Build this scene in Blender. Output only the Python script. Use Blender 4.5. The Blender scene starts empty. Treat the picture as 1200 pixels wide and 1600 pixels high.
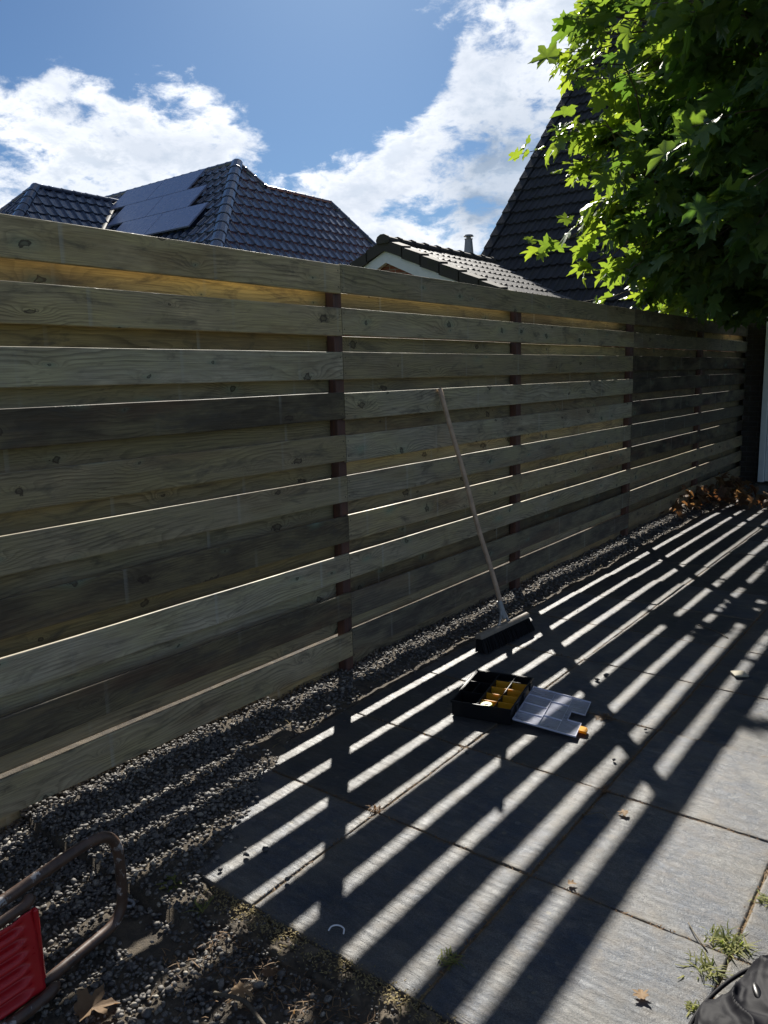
import bpy, bmesh, math, random
import numpy as np
from mathutils import Vector, Matrix, Quaternion
R = math.radians
sc = bpy.context.scene
# ------------------------------------------------------------------ camera
cam = bpy.data.cameras.new('camera'); camo = bpy.data.objects.new('camera', cam)
sc.collection.objects.link(camo); sc.camera = camo
cam.sensor_fit = 'HORIZONTAL'; cam.sensor_width = 36; cam.lens = 36.15
cam.clip_start = 0.02; cam.clip_end = 2000
right = Vector((0.79349, 0.60807, -0.024976)); down = Vector((0.085112, -0.151516, -0.984784)); fwd = Vector((-0.602602, 0.779291, -0.17198))
mw = Matrix((right, -down, -fwd)).transposed().to_4x4(); mw.translation = (2.4347, 0, 1.4642)
camo.matrix_world = mw
# ------------------------------------------------------------------ sun, sky, exposure
SUN = Vector((-0.887, 1.10, 1.0)).normalized()
sun = bpy.data.lights.new('sun', 'SUN'); suno = bpy.data.objects.new('sun', sun); sc.collection.objects.link(suno)
sun.energy = 5.0; sun.angle = R(0.53); sun.color = (1.0, 0.95, 0.86)
suno.rotation_euler = SUN.to_track_quat('Z', 'Y').to_euler()
sc.view_settings.view_transform = 'Standard'; sc.view_settings.look = 'None'
sc.view_settings.exposure = 1.13; sc.view_settings.gamma = 1; sc.view_settings.use_curve_mapping = False
cy = sc.cycles; cy.max_bounces = 8; cy.diffuse_bounces = 5; cy.glossy_bounces = 4; cy.transmission_bounces = 6; cy.transparent_max_bounces = 8
world = bpy.data.worlds.new("World"); sc.world = world; world.use_nodes = True


class N:
    """small node helper"""
    def __init__(s, nt): s.nt = nt; s.L = nt.links
    def put(s, sock, v):
        if isinstance(v, bpy.types.NodeSocket): s.L.new(v, sock)
        elif isinstance(v, (tuple, list)) and len(v) == 3 and sock.type == 'RGBA': sock.default_value = (*v, 1)
        elif v is not None: sock.default_value = v
    def new(s, t, **k):
        n = s.nt.nodes.new('ShaderNode' + t)
        for a, b in k.items(): setattr(n, a, b)
        return n
    def m(s, op, a, b=None, c=None, clamp=False):
        n = s.new('Math', operation=op); n.use_clamp = clamp
        s.put(n.inputs[0], a)
        if b is not None: s.put(n.inputs[1], b)
        if c is not None: s.put(n.inputs[2], c)
        return n.outputs[0]
    def vm(s, op, a, b=None, scale=None):
        n = s.new('VectorMath', operation=op); s.put(n.inputs[0], a)
        if b is not None: s.put(n.inputs[1], b)
        if scale is not None: s.put(n.inputs[3], scale)
        return n.outputs[1] if op in ('DOT_PRODUCT', 'LENGTH', 'DISTANCE') else n.outputs[0]
    def noise(s, vec, scale, detail=4, rough=.5, dist=0, dim='3D', w=None):
        n = s.new('TexNoise', noise_dimensions=dim); s.put(n.inputs['Vector'], vec)
        n.inputs['Scale'].default_value = scale; n.inputs['Detail'].default_value = detail
        n.inputs['Roughness'].default_value = rough; n.inputs['Distortion'].default_value = dist
        if w is not None: s.put(n.inputs['W'], w)
        return n.outputs[0]
    def voro(s, vec, scale, feature='F1', rand=1, out='Distance'):
        n = s.new('TexVoronoi', feature=feature); s.put(n.inputs['Vector'], vec)
        n.inputs['Scale'].default_value = scale; n.inputs['Randomness'].default_value = rand
        return n.outputs[out]
    def mapr(s, v, a, b, c=0, d=1, smooth=False):
        n = s.new('MapRange'); n.interpolation_type = 'SMOOTHSTEP' if smooth else 'LINEAR'
        s.put(n.inputs[0], v)
        for i, x in enumerate((a, b, c, d)): s.put(n.inputs[i + 1], x)
        return n.outputs[0]
    def mix(s, f, a, b, mode='MIX'):
        n = s.new('Mix', data_type='RGBA', blend_type=mode); s.put(n.inputs[0], f); s.put(n.inputs[6], a); s.put(n.inputs[7], b)
        return n.outputs[2]
    def comb(s, x, y, z):
        n = s.new('CombineXYZ'); s.put(n.inputs[0], x); s.put(n.inputs[1], y); s.put(n.inputs[2], z); return n.outputs[0]
    def sep(s, v):
        n = s.new('SeparateXYZ'); s.put(n.inputs[0], v); return n.outputs
    def bump(s, h, strength, dist, nrm=None):
        n = s.new('Bump'); n.inputs['Strength'].default_value = strength; n.inputs['Distance'].default_value = dist
        s.put(n.inputs['Height'], h)
        if nrm is not None: s.put(n.inputs['Normal'], nrm)
        return n.outputs[0]


# sky with clouds laid out by direction
def build_world():
    nt = world.node_tree; n = N(nt); bg = nt.nodes['Background']
    sky = n.new('TexSky', sky_type='NISHITA'); sky.sun_disc = False
    sky.sun_elevation = R(35.3); sky.sun_rotation = R(321.2); sky.altitude = 0; sky.air_density = 1.0; sky.dust_density = 0.4; sky.ozone_density = 2.2
    d = n.vm('NORMALIZE', n.new('TexCoord').outputs['Generated'])
    x, y, z = n.sep(d)
    warp = n.comb(x, y, n.m('MULTIPLY', z, 2.0))
    blobs = [  # direction, tightness, weight
        ((-0.8365, 0.4847, 0.2456), 220, .95), ((-0.787, 0.5559, 0.262), 320, .8), ((-0.7238, 0.6315, 0.278), 420, .62), ((-0.86, 0.44, 0.25), 240, .45),
        ((-0.7972, 0.5096, 0.3237), 1500, .66), ((-0.7434, 0.5736, 0.344), 1300, .62), ((-0.7117, 0.6248, 0.321), 1500, .6),
        ((-0.665, 0.7137, 0.225), 380, .85), ((-0.5903, 0.779, 0.215), 380, .95), ((-0.5165, 0.8339, 0.19), 300, .8),
        ((-0.5582, 0.7885, 0.2582), 1100, .45), ((-0.4922, 0.8239, 0.275), 330, .75), ((-0.430, 0.8375, 0.325), 300, .85), ((-0.39, 0.841, 0.372), 240, .8),
        ((-0.8592, 0.4637, 0.2), 120, .95), ((-.76, .60, .245), 500, .55), ((-0.40, 0.875, 0.27), 120, .9), ((-0.72, 0.66, 0.16), 80, .6),
        ((-0.6205, 0.7251, 0.335), 90, -.5), ((-0.70, 0.60, 0.40), 50, -.7), ((-0.82, 0.46, 0.38), 120, -.8), ((-.60, .745, .285), 260, -.32)]
    acc = None
    for v, k, wt in blobs:
        v = Vector(v).normalized()
        dp = n.vm('DOT_PRODUCT', d, tuple(v))
        e = n.m('EXPONENT', n.m('MULTIPLY', n.m('SUBTRACT', dp, 1.0), float(k)))
        acc = n.m('MULTIPLY_ADD', e, wt, acc if acc is not None else 0.0)
    acc = n.m('MINIMUM', acc, 0.88)
    n1 = n.noise(warp, 8.5, 10, .60, .25)
    n2 = n.noise(warp, 24, 7, .66, .3)
    # elsewhere in the sky: broken cumulus of its own
    back = n.mapr(n.vm('DOT_PRODUCT', d, tuple(fwd)), .35, .75, 0.30, 0.0)
    dens = n.m('ADD', n.m('ADD', n.m('ADD', acc, back), n.m('MULTIPLY', n.m('SUBTRACT', n1, .5), 3.0)), n.m('MULTIPLY', n.m('SUBTRACT', n2, .5), 1.7))
    alpha = n.mapr(dens, .30, .88, 0, 1, True)
    # grey, thick cores; silver lining toward the sun
    shift = n.vm('ADD', warp, (-0.05, 0.055, 0.10))
    n3 = n.noise(shift, 8.5, 8, .60, .25)
    core = n.mapr(n.m('ADD', dens, n.m('MULTIPLY', n.m('SUBTRACT', n3, n1), -1.6)), .8, 1.55, 0, 1, True)
    gr = None
    for v, k, wt in [((-0.4657, 0.8518, 0.2397), 420, 1.0), ((-0.44, 0.868, 0.23), 420, .9), ((-0.50, 0.838, 0.215), 900, .5), ((-0.80, 0.55, 0.21), 400, .35)]:
        dp = n.vm('DOT_PRODUCT', d, tuple(Vector(v).normalized()))
        e = n.m('MULTIPLY', n.m('EXPONENT', n.m('MULTIPLY', n.m('SUBTRACT', dp, 1.0), float(k))), wt)
        gr = e if gr is None else n.m('ADD', gr, e)
    gr = n.m('MULTIPLY', gr, n.mapr(n3, .3, .62, 1.15, .25))
    shade = n.m('MINIMUM', n.m('ADD', n.m('MULTIPLY', core, .45), gr), 1.0)
    ccol = n.mix(shade, n.mix(n.mapr(n3, .35, .65), (11.5, 11.7, 12.1), (7.0, 7.6, 8.6)), n.mix(n.mapr(n1, .35, .65), (3.0, 3.8, 5.0), (4.4, 5.4, 6.8)))
    col = n.mix(alpha, n.mix(1.0, sky.outputs[0], (.33, .47, .62), 'MULTIPLY'), ccol)
    n.put(bg.inputs[0], col); bg.inputs[1].default_value = 0.05
build_world()

# ------------------------------------------------------------------ numpy noise
rng = np.random.default_rng(7); random.seed(7)
_tab = rng.random((256, 256))
def vnoise(x, y, seed=0):
    x = np.asarray(x, float) + seed * 17.3; y = np.asarray(y, float) + seed * 5.7
    xi = np.floor(x).astype(int); yi = np.floor(y).astype(int); fx = x - xi; fy = y - yi
    fx = fx * fx * (3 - 2 * fx); fy = fy * fy * (3 - 2 * fy)
    g = lambda a, b: _tab[a & 255, b & 255]
    return (g(xi, yi) * (1 - fx) + g(xi + 1, yi) * fx) * (1 - fy) + (g(xi, yi + 1) * (1 - fx) + g(xi + 1, yi + 1) * fx) * fy - .5
def fbm(x, y, oct=4, seed=0, gain=.5):
    s = 0; a = 1
    for i in range(oct): s = s + a * vnoise(x * 2 ** i, y * 2 ** i, seed + i); a *= gain
    return s

# ------------------------------------------------------------------ object helpers
C = sc.collection
def tag(o, label=None, cat=None, group=None, kind=None):
    if label: o['label'] = label
    if cat: o['category'] = cat
    if group: o['group'] = group
    if kind: o['kind'] = kind
    return o
def empty(name, loc=(0, 0, 0), label=None, cat=None, group=None):
    o = bpy.data.objects.new(name, None); C.objects.link(o); o.location = loc; o.empty_display_size = .1
    return tag(o, label, cat, group)
def link(name, me, mat=None, parent=None, loc=None):
    """mesh coordinates are world coordinates unless loc is given (then local to loc)"""
    o = bpy.data.objects.new(name, me); C.objects.link(o)
    if mat: me.materials.append(mat)
    if loc is not None: o.location = loc
    if parent is not None:
        o.parent = parent
        pl = Vector((0, 0, 0)); q = parent
        while q is not None: pl = pl + q.location; q = q.parent
        o.location = o.location - pl
    return o
def npmesh(name, V, F, smooth=False, attrs=None):
    me = bpy.data.meshes.new(name); V = np.ascontiguousarray(V, np.float32); F = np.asarray(F, np.int32)
    k = F.shape[1]
    me.vertices.add(len(V)); me.vertices.foreach_set('co', V.ravel())
    me.loops.add(F.size); me.loops.foreach_set('vertex_index', F.ravel())
    me.polygons.add(len(F)); me.polygons.foreach_set('loop_start', np.arange(0, F.size, k, dtype=np.int32))
    try: me.polygons.foreach_set('loop_total', np.full(len(F), k, np.int32))
    except Exception: pass
    if smooth: me.polygons.foreach_set('use_smooth', np.ones(len(F), bool))
    me.update(calc_edges=True)
    for a, v in (attrs or {}).items():
        at = me.attributes.new(a, 'FLOAT', 'POINT'); at.data.foreach_set('value', np.ascontiguousarray(v, np.float32))
    me.validate()
    return me
def bm_mesh(name, bm, smooth=False):
    me = bpy.data.meshes.new(name); bm.normal_update(); bm.to_mesh(me); bm.free()
    if smooth:
        me.polygons.foreach_set('use_smooth', [True] * len(me.polygons))
    return me
def add_box(bm, lo, hi, bev=0.0, rot=None, seg=1):
    lo = Vector(lo); hi = Vector(hi); c = (lo + hi) / 2; s = hi - lo
    r = bmesh.ops.create_cube(bm, size=1.0); vs = r['verts']
    for v in vs: v.co = Vector((v.co.x * s.x, v.co.y * s.y, v.co.z * s.z))
    if bev > 0:
        es = list({e for v in vs for e in v.link_edges})
        g = bmesh.ops.bevel(bm, geom=es, offset=bev, segments=seg, affect='EDGES', profile=.5)
        vs = list({v for f in g['faces'] for v in f.verts} | {v for v in vs if v.is_valid})
    for v in vs:
        if rot is not None: v.co = rot @ v.co
        v.co += c
    return vs
def box(name, lo, hi, mat, parent=None, bev=0.003, rot=None, seg=1):
    bm = bmesh.new(); add_box(bm, lo, hi, bev, rot, seg); return link(name, bm_mesh(name, bm), mat, parent)
def add_tube(bm, pts, rad, n=10, cap=True):
    """tube along points, parallel transported frame; rad scalar or list"""
    pts = [Vector(p) for p in pts]; m = len(pts)
    rads = rad if isinstance(rad, (list, tuple)) else [rad] * m
    T = [(pts[min(i + 1, m - 1)] - pts[max(i - 1, 0)]).normalized() for i in range(m)]
    u = T[0].orthogonal().normalized(); rings = []
    for i in range(m):
        u = (u - T[i] * u.dot(T[i])).normalized(); w = T[i].cross(u)
        rings.append([bm.verts.new(pts[i] + (u * math.cos(2 * math.pi * k / n) + w * math.sin(2 * math.pi * k / n)) * rads[i]) for k in range(n)])
    for i in range(m - 1):
        for k in range(n):
            bm.faces.new((rings[i][k], rings[i][(k + 1) % n], rings[i + 1][(k + 1) % n], rings[i + 1][k]))
    if cap:
        bm.faces.new(list(reversed(rings[0]))); bm.faces.new(rings[-1])
    return rings
def tube(name, pts, rad, mat, parent=None, n=12, smooth=True):
    bm = bmesh.new(); add_tube(bm, pts, rad, n); return link(name, bm_mesh(name, bm, smooth), mat, parent)
def smooth_path(pts, k=5):
    """Catmull-Rom"""
    P = [Vector(p) for p in pts]; P = [2 * P[0] - P[1]] + P + [2 * P[-1] - P[-2]]; out = []
    for i in range(1, len(P) - 2):
        for j in range(k):
            t = j / k
            out.append(.5 * ((2 * P[i]) + (P[i + 1] - P[i - 1]) * t + (2 * P[i - 1] - 5 * P[i] + 4 * P[i + 1] - P[i + 2]) * t * t + (3 * P[i] - P[i - 1] - 3 * P[i + 1] + P[i + 2]) * t ** 3))
    return out + [P[-2]]
def prism(name, poly, h0, h1, mat, parent=None):
    """polygon of (x,y) extruded from z h0 to h1"""
    bm = bmesh.new(); a = [bm.verts.new((x, y, h0)) for x, y in poly]; b = [bm.verts.new((x, y, h1)) for x, y in poly]
    bm.faces.new(list(reversed(a))); bm.faces.new(b)
    for i in range(len(poly)):
        j = (i + 1) % len(poly); bm.faces.new((a[i], a[j], b[j], b[i]))
    bmesh.ops.recalc_face_normals(bm, faces=bm.faces)
    return link(name, bm_mesh(name, bm), mat, parent)

# ------------------------------------------------------------------ materials
def mat_new(name):
    m = bpy.data.materials.new(name); m.use_nodes = True; nt = m.node_tree
    return m, N(nt), nt.nodes['Principled BSDF']
def simple(name, col, rough=.6, metal=0, spec=.5, var=.15, vscale=40, bump=0, bscale=200, coord='Object'):
    m, n, b = mat_new(name); tc = n.new('TexCoord').outputs[coord]
    v = n.noise(tc, vscale, 5, .6)
    f = n.mapr(v, .25, .75, 1 - var, 1 + var)
    mixed = n.vm('SCALE', col, scale=f)
    n.put(b.inputs['Base Color'], mixed); b.inputs['Roughness'].default_value = rough; b.inputs['Metallic'].default_value = metal
    b.inputs['Specular IOR Level'].default_value = spec
    if var: n.put(b.inputs['Roughness'], n.mapr(v, .2, .8, max(rough - .1, 0.02), min(rough + .1, 1)))
    if bump: n.put(b.inputs['Normal'], n.bump(n.noise(tc, bscale, 4, .6), bump, .002))
    return m

def wood_mat():
    """fence board. object colour: r darkness 0..1, g yellow-brown 0..1, b seed"""
    m, n, b = mat_new('pressure_treated_pine')
    tc = n.new('TexCoord').outputs['Object']; oc = n.new('ObjectInfo').outputs['Color']
    sp = n.new('SeparateColor'); n.put(sp.inputs[0], oc); dark, warm, seed = sp.outputs
    x, y, z = n.sep(tc)
    s100 = n.m('MULTIPLY', seed, 100.0)
    off = n.comb(s100, s100, s100)
    P = n.vm('ADD', n.comb(n.m('MULTIPLY', x, 1.0), y, z), off)
    # knots
    kv = n.comb(n.m('MULTIPLY_ADD', y, 3.2, s100), n.m('MULTIPLY_ADD', z, 5.5, n.m('MULTIPLY', s100, .37)), 0.0)
    kvw = n.vm('ADD', kv, n.vm('SCALE', n.comb(n.noise(kv, 2.5, 2), n.noise(n.vm('ADD', kv, (7, 3, 1)), 2.5, 2), 0.0), scale=.22))
    vn = n.new('TexVoronoi', feature='F1', voronoi_dimensions='2D'); n.put(vn.inputs['Vector'], kvw); vn.inputs['Scale'].default_value = 1.0; vn.inputs['Randomness'].default_value = 1
    kc = n.new('SeparateColor'); n.put(kc.inputs[0], vn.outputs['Color'])
    dl = n.sep(n.vm('SUBTRACT', kvw, vn.outputs['Position']))
    dy = n.m('DIVIDE', dl[0], 3.2); dz = n.m('DIVIDE', dl[1], 5.5)      # metres from the knot
    ksz = n.mapr(n.m('POWER', kc.outputs[0], 1.3), 0, 1, .004, .0175)
    kdn = n.m('DIVIDE', n.vm('LENGTH', n.comb(n.m('MULTIPLY', dy, n.mapr(kc.outputs[1], 0, 1, .45, 1.0)), dz, 0.0)), ksz)
    kdn = n.m('MULTIPLY', kdn, n.mapr(n.noise(n.vm('ADD', n.comb(1.0, n.m('MULTIPLY', y, 55), n.m('MULTIPLY', z, 70)), off), 1, 3, .6), .3, .7, .55, 1.5))
    kell = n.vm('LENGTH', n.comb(n.m('MULTIPLY', dy, .42), dz, 0.0))
    K = n.m('EXPONENT', n.m('MULTIPLY', n.m('DIVIDE', kell, n.m('MULTIPLY_ADD', ksz, 1.5, .006)), -1.15))
    # grain field
    low = n.noise(n.comb(n.m('MULTIPLY_ADD', y, .75, s100), n.m('MULTIPLY', z, 3.2), s100), 1.0, 2, .5)
    low2 = n.noise(n.comb(n.m('MULTIPLY_ADD', y, 3.5, s100), n.m('MULTIPLY', z, 9), s100), 1.0, 3, .5)
    F = n.m('ADD', n.m('ADD', n.m('MULTIPLY', z, 62.0), n.m('MULTIPLY', low, 20.0)), n.m('ADD', n.m('MULTIPLY', low2, 1.7), n.m('MULTIPLY', K, 7.0)))
    fr = n.m('FRACT', F)
    ring = n.m('MULTIPLY', n.mapr(fr, .35, .93, 0, 1, True), n.mapr(fr, .93, 1.0, 1, 0))
    fade = n.mapr(n.noise(n.comb(n.m('MULTIPLY', y, 2.2), n.m('MULTIPLY', z, 12), s100), 1, 3), .38, .66, .12, .95)
    ring = n.m('MULTIPLY', ring, fade)
    fib = n.noise(n.vm('ADD', n.comb(n.m('MULTIPLY', x, 90), n.m('MULTIPLY', y, 5), n.m('MULTIPLY', z, 240)), off), 1, 4, .65)
    blot = n.noise(n.vm('ADD', n.comb(0.0, n.m('MULTIPLY', y, 2.6), n.m('MULTIPLY', z, 9)), off), 1, 4, .62)
    blot2 = n.noise(n.vm('ADD', n.comb(3.0, n.m('MULTIPLY', y, 1.1), n.m('MULTIPLY', z, 5)), off), 1, 5, .6)
    green = (.41, .375, .245); grey = (.385, .35, .28); brown = (.235, .185, .105); yel = (.60, .50, .24)
    c1 = n.mix(n.mapr(blot, .38, .62), green, grey)
    c1 = n.mix(n.mapr(blot2, .5, .68, 0, .7), c1, (.17, .12, .085)); c1 = n.mix(n.mapr(blot, .56, .7, 0, .6), c1, (.60, .53, .38))
    c2 = n.mix(n.mapr(blot2, .35, .65), brown, yel)
    base = n.mix(warm, c1, c2)
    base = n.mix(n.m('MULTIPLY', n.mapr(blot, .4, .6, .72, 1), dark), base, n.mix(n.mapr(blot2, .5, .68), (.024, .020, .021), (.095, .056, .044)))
    base = n.mix(n.m('MULTIPLY', ring, .85), base, n.mix(.62, base, (.05, .038, .026), 'MIX'))
    base = n.mix(1.0, base, n.comb(*[n.mapr(fib, .25, .75, .62, 1.3)] * 3), 'MULTIPLY')
    pb = n.m('FRACT', n.m('MULTIPLY', seed, 7.31)); pb2 = n.m('FRACT', n.m('MULTIPLY', seed, 13.7))
    base = n.mix(1.0, base, n.mix(pb2, n.comb(*[n.mapr(pb, 0, 1, .62, 1.30)] * 3), n.vm('MULTIPLY', n.comb(*[n.mapr(pb, 0, 1, .78, 1.22)] * 3), (1.12, 1.0, .80))), 'MULTIPLY')
    stain = n.mapr(n.noise(n.vm('ADD', n.comb(8.0, n.m('MULTIPLY', y, 4.5), n.m('MULTIPLY', z, 16)), off), 1, 6, .68, .6), .53, .70, 0, .72)
    base = n.mix(stain, base, (.075, .066, .055))
    crk = n.noise(n.vm('ADD', n.comb(2.0, n.m('MULTIPLY', y, 2.2), n.m('MULTIPLY', z, 120)), off), 1, 3, .6)
    crk = n.m('MULTIPLY', n.mapr(n.m('ABSOLUTE', n.m('SUBTRACT', crk, .5)), 0, .012, 1, 0), n.mapr(n.noise(n.comb(n.m('MULTIPLY_ADD', y, 3, s100), n.m('MULTIPLY', z, 25), 5.0), 1, 2), .55, .68))
    base = n.mix(n.m('MULTIPLY', crk, .7), base, (.03, .025, .02))
    wy = n.sep(n.new('NewGeometry').outputs['Position'])[1]; scr = None
    for yc in (2.842, 2.876, 4.679, 6.738, 6.795, 8.912):
        for zc in (-.038, .036):
            dd = n.m('ADD', n.m('POWER', n.m('SUBTRACT', wy, yc), 2.0), n.m('POWER', n.m('SUBTRACT', z, zc), 2.0))
            q = n.m('LESS_THAN', dd, .0038 ** 2); scr = q if scr is None else n.m('ADD', scr, q)
    base = n.mix(n.m('MULTIPLY', scr, .75, clamp=True), base, (.035, .03, .028))
    # green copper tint round the knots, dark knot heart
    base = n.mix(n.m('MULTIPLY', n.mapr(K, .25, .8, 0, .55), n.mapr(kc.outputs[1], .45, .75)), base, (.20, .28, .205))
    rimk = n.m('MULTIPLY', n.mapr(kdn, .85, 1.15, 1, 0, True), n.mapr(kdn, .35, .75, .6, 1, True))
    show = n.m('GREATER_THAN', kc.outputs[2], .25)
    base = n.mix(n.m('MULTIPLY', n.m('MULTIPLY', rimk, .85), show), base, (.045, .03, .022))
    # pale sticker marks across the board, tiny check cracks
    sm = n.m('FRACT', n.m('MULTIPLY_ADD', y, 1.55, seed)); bar = n.m('MULTIPLY', n.mapr(sm, .015, .03, 1, 0), n.mapr(n.noise(P, 2, 3), .4, .65, 0, .35))
    base = n.mix(bar, base, (.42, .42, .39))
    n.put(b.inputs['Base Color'], base)
    n.put(b.inputs['Roughness'], n.mapr(blot, .3, .7, .55, .8)); b.inputs['Specular IOR Level'].default_value = .35
    h = n.m('ADD', n.m('MULTIPLY', fib, .5), n.m('ADD', n.m('MULTIPLY', ring, .45), n.m('MULTIPLY', rimk, -1.2)))
    n.put(b.inputs['Normal'], n.bump(h, .55, .0016))
    return m
M_wood = wood_mat()

def post_mat():
    m, n, b = mat_new('red_brown_hardwood'); tc = n.new('TexCoord').outputs['Object']
    x, y, z = n.sep(tc); v = n.noise(n.comb(n.m('MULTIPLY', x, 90), n.m('MULTIPLY', y, 90), n.m('MULTIPLY', z, 4)), 1, 4, .6)
    n.put(b.inputs['Base Color'], n.mix(n.mapr(v, .3, .7), (.12, .05, .036), (.065, .036, .032)))
    b.inputs['Roughness'].default_value = .55; n.put(b.inputs['Normal'], n.bump(v, .4, .001)); return m
M_post = post_mat()

def slate_mat():
    m, n, b = mat_new('riven_slate'); g = n.new('NewGeometry').outputs['Position']
    at = n.new('Attribute', attribute_name='slab').outputs['Fac']
    at2 = n.new('Attribute', attribute_name='edge').outputs['Fac']
    x, y, z = n.sep(g)
    o = n.vm('ADD', g, n.comb(n.m('MULTIPLY', at, 31.0), n.m('MULTIPLY', at, 17.0), 0.0))
    ox, oy, oz = n.sep(o)
    big = n.noise(o, 3.5, 5, .6); mid = n.noise(o, 18, 6, .65, .3)
    wv = n.noise(n.comb(n.m('MULTIPLY', ox, 12), n.m('MULTIPLY', oy, 52), 0.0), 1, 7, .68, .8)
    fine = n.noise(g, 260, 4, .7); spk = n.noise(g, 620, 2, .5)
    base = n.mix(n.mapr(big, .40, .60), (.017, .024, .037), (.046, .047, .047))
    base = n.mix(n.m('MULTIPLY', n.mapr(mid, .45, .7), .45), base, (.125, .105, .082))
    base = n.mix(1.0, base, n.comb(*[n.mapr(at, 0, 1, .68, 1.5)] * 3), 'MULTIPLY')
    base = n.mix(1.0, base, n.comb(*[n.mapr(wv, .34, .66, .68, 1.32)] * 3), 'MULTIPLY')
    base = n.mix(1.0, base, n.comb(*[n.mapr(fine, .32, .68, .4, 1.75)] * 3), 'MULTIPLY')
    base = n.mix(n.mapr(spk, .58, .70, 0, .6), base, (.24, .225, .19))
    # lichen spots
    vd = n.new('TexVoronoi', feature='F1'); n.put(vd.inputs['Vector'], n.vm('ADD', g, n.vm('SCALE', n.comb(fine, mid, 0.0), scale=.012))); vd.inputs['Scale'].default_value = 26
    vc = n.new('SeparateColor'); n.put(vc.inputs[0], vd.outputs['Color'])
    rad = n.mapr(vc.outputs[0], 0, 1, .10, .30)
    spot = n.m('MULTIPLY', n.mapr(n.m('SUBTRACT', rad, vd.outputs['Distance']), 0, .05, 0, 1, True), n.m('GREATER_THAN', vc.outputs[1], .62))
    spot = n.m('MULTIPLY', spot, n.mapr(n.noise(g, 2.2, 2), .42, .58, 0, .42))
    base = n.mix(spot, base, n.mix(vc.outputs[2], (.17, .165, .145), (.20, .17, .105)))
    # scuffs and pale dust
    dust = n.mapr(n.noise(n.comb(n.m('MULTIPLY', x, 5), n.m('MULTIPLY', y, 11), 0.0), 1, 8, .72, 1.2), .57, .74, 0, .5)
    base = n.mix(dust, base, (.20, .20, .19))
    base = n.mix(n.m('MULTIPLY', at2, n.mapr(mid, .35, .6)), base, (.10, .078, .048))
    n.put(b.inputs['Base Color'], base)
    n.put(b.inputs['Roughness'], n.mapr(mid, .3, .7, .42, .62)); b.inputs['Specular IOR Level'].default_value = .5
    h = n.m('ADD', n.m('MULTIPLY', wv, 1.0), n.m('ADD', n.m('MULTIPLY', fine, .28), n.m('MULTIPLY', mid, .6)))
    n.put(b.inputs['Normal'], n.bump(h, .9, .0055))
    return m
M_slate = slate_mat()

def soil_mat():
    m, n, b = mat_new('dry_soil'); g = n.new('NewGeometry').outputs['Position']
    a = n.noise(g, 14, 6, .7); f = n.noise(g, 160, 5, .75)
    c = n.mix(n.mapr(a, .35, .65), (.042, .036, .03), (.12, .095, .065)); c = n.mix(n.mapr(f, .55, .75, 0, .6), c, (.20, .17, .125))
    n.put(b.inputs['Base Color'], c); b.inputs['Roughness'].default_value = .95
    n.put(b.inputs['Normal'], n.bump(n.m('ADD', f, a), 1, .008)); return m
M_soil = soil_mat()
def stone_mat():
    m, n, b = mat_new('crushed_stone'); g = n.new('NewGeometry').outputs['Position']
    t = n.new('Attribute', attribute_name='tone').outputs['Fac']
    f = n.noise(g, 300, 4, .7)
    c = n.mix(n.mapr(t, 0, .8), (.060, .057, .057), (.155, .143, .128)); c = n.mix(n.mapr(t, .86, 1), c, (.27, .245, .20))
    c = n.mix(1.0, c, n.comb(*[n.mapr(f, .3, .7, .65, 1.35)] * 3), 'MULTIPLY')
    n.put(b.inputs['Base Color'], c); b.inputs['Roughness'].default_value = .72; b.inputs['Specular IOR Level'].default_value = .4
    n.put(b.inputs['Normal'], n.bump(f, .6, .001)); return m
M_stone = stone_mat()
def lawn_mat():
    m, n, b = mat_new('lawn'); g = n.new('NewGeometry').outputs['Position']
    c = n.mix(n.mapr(n.noise(g, 3, 6, .7), .35, .65), (.055, .085, .018), (.12, .13, .035)); c = n.mix(n.mapr(n.noise(g, 60, 4, .7), .4, .6, 0, .6), c, (.04, .06, .012))
    n.put(b.inputs['Base Color'], c); b.inputs['Roughness'].default_value = .9; n.put(b.inputs['Normal'], n.bump(n.noise(g, 80, 4, .7), 1, .03)); return m
M_lawn = lawn_mat()
def leaf_mat(name, c0, c1, t0, t1, trans=.5, rough=.42):
    m, n, b = mat_new(name); nt = m.node_tree
    t = n.new('Attribute', attribute_name='tone').outputs['Fac']; g = n.new('NewGeometry').outputs['Position']
    f = n.noise(g, 45, 3, .6); tt = n.m('ADD', t, n.m('MULTIPLY', n.m('SUBTRACT', f, .5), .5), clamp=True)
    n.put(b.inputs['Base Color'], n.mix(tt, c0, c1)); b.inputs['Roughness'].default_value = rough
    b.inputs['Specular IOR Level'].default_value = .3
    tr = n.new('BsdfTranslucent'); n.put(tr.inputs[0], n.mix(tt, t0, t1))
    n.put(b.inputs['Normal'], n.bump(f, .5, .004))
    mx = n.new('MixShader'); mx.inputs[0].default_value = trans
    n.L.new(b.outputs[0], mx.inputs[1]); n.L.new(tr.outputs[0], mx.inputs[2]); n.L.new(mx.outputs[0], nt.nodes['Material Output'].inputs[0])
    return m
M_leaf = leaf_mat('plane_leaf', (.072, .125, .060), (.11, .17, .055), (.13, .26, .03), (.42, .54, .04), .42)
M_dry = leaf_mat('dry_leaf', (.075, .042, .025), (.26, .17, .09), (.22, .08, .025), (.50, .28, .10), .25, .7)
M_straw = leaf_mat('dry_grass', (.20, .15, .07), (.34, .28, .14), (.3, .22, .08), (.4, .34, .14), .3, .8)
M_weed = leaf_mat('weed_green', (.09, .11, .03), (.28, .27, .09), (.15, .25, .03), (.35, .4, .06), .4, .7)
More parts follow.
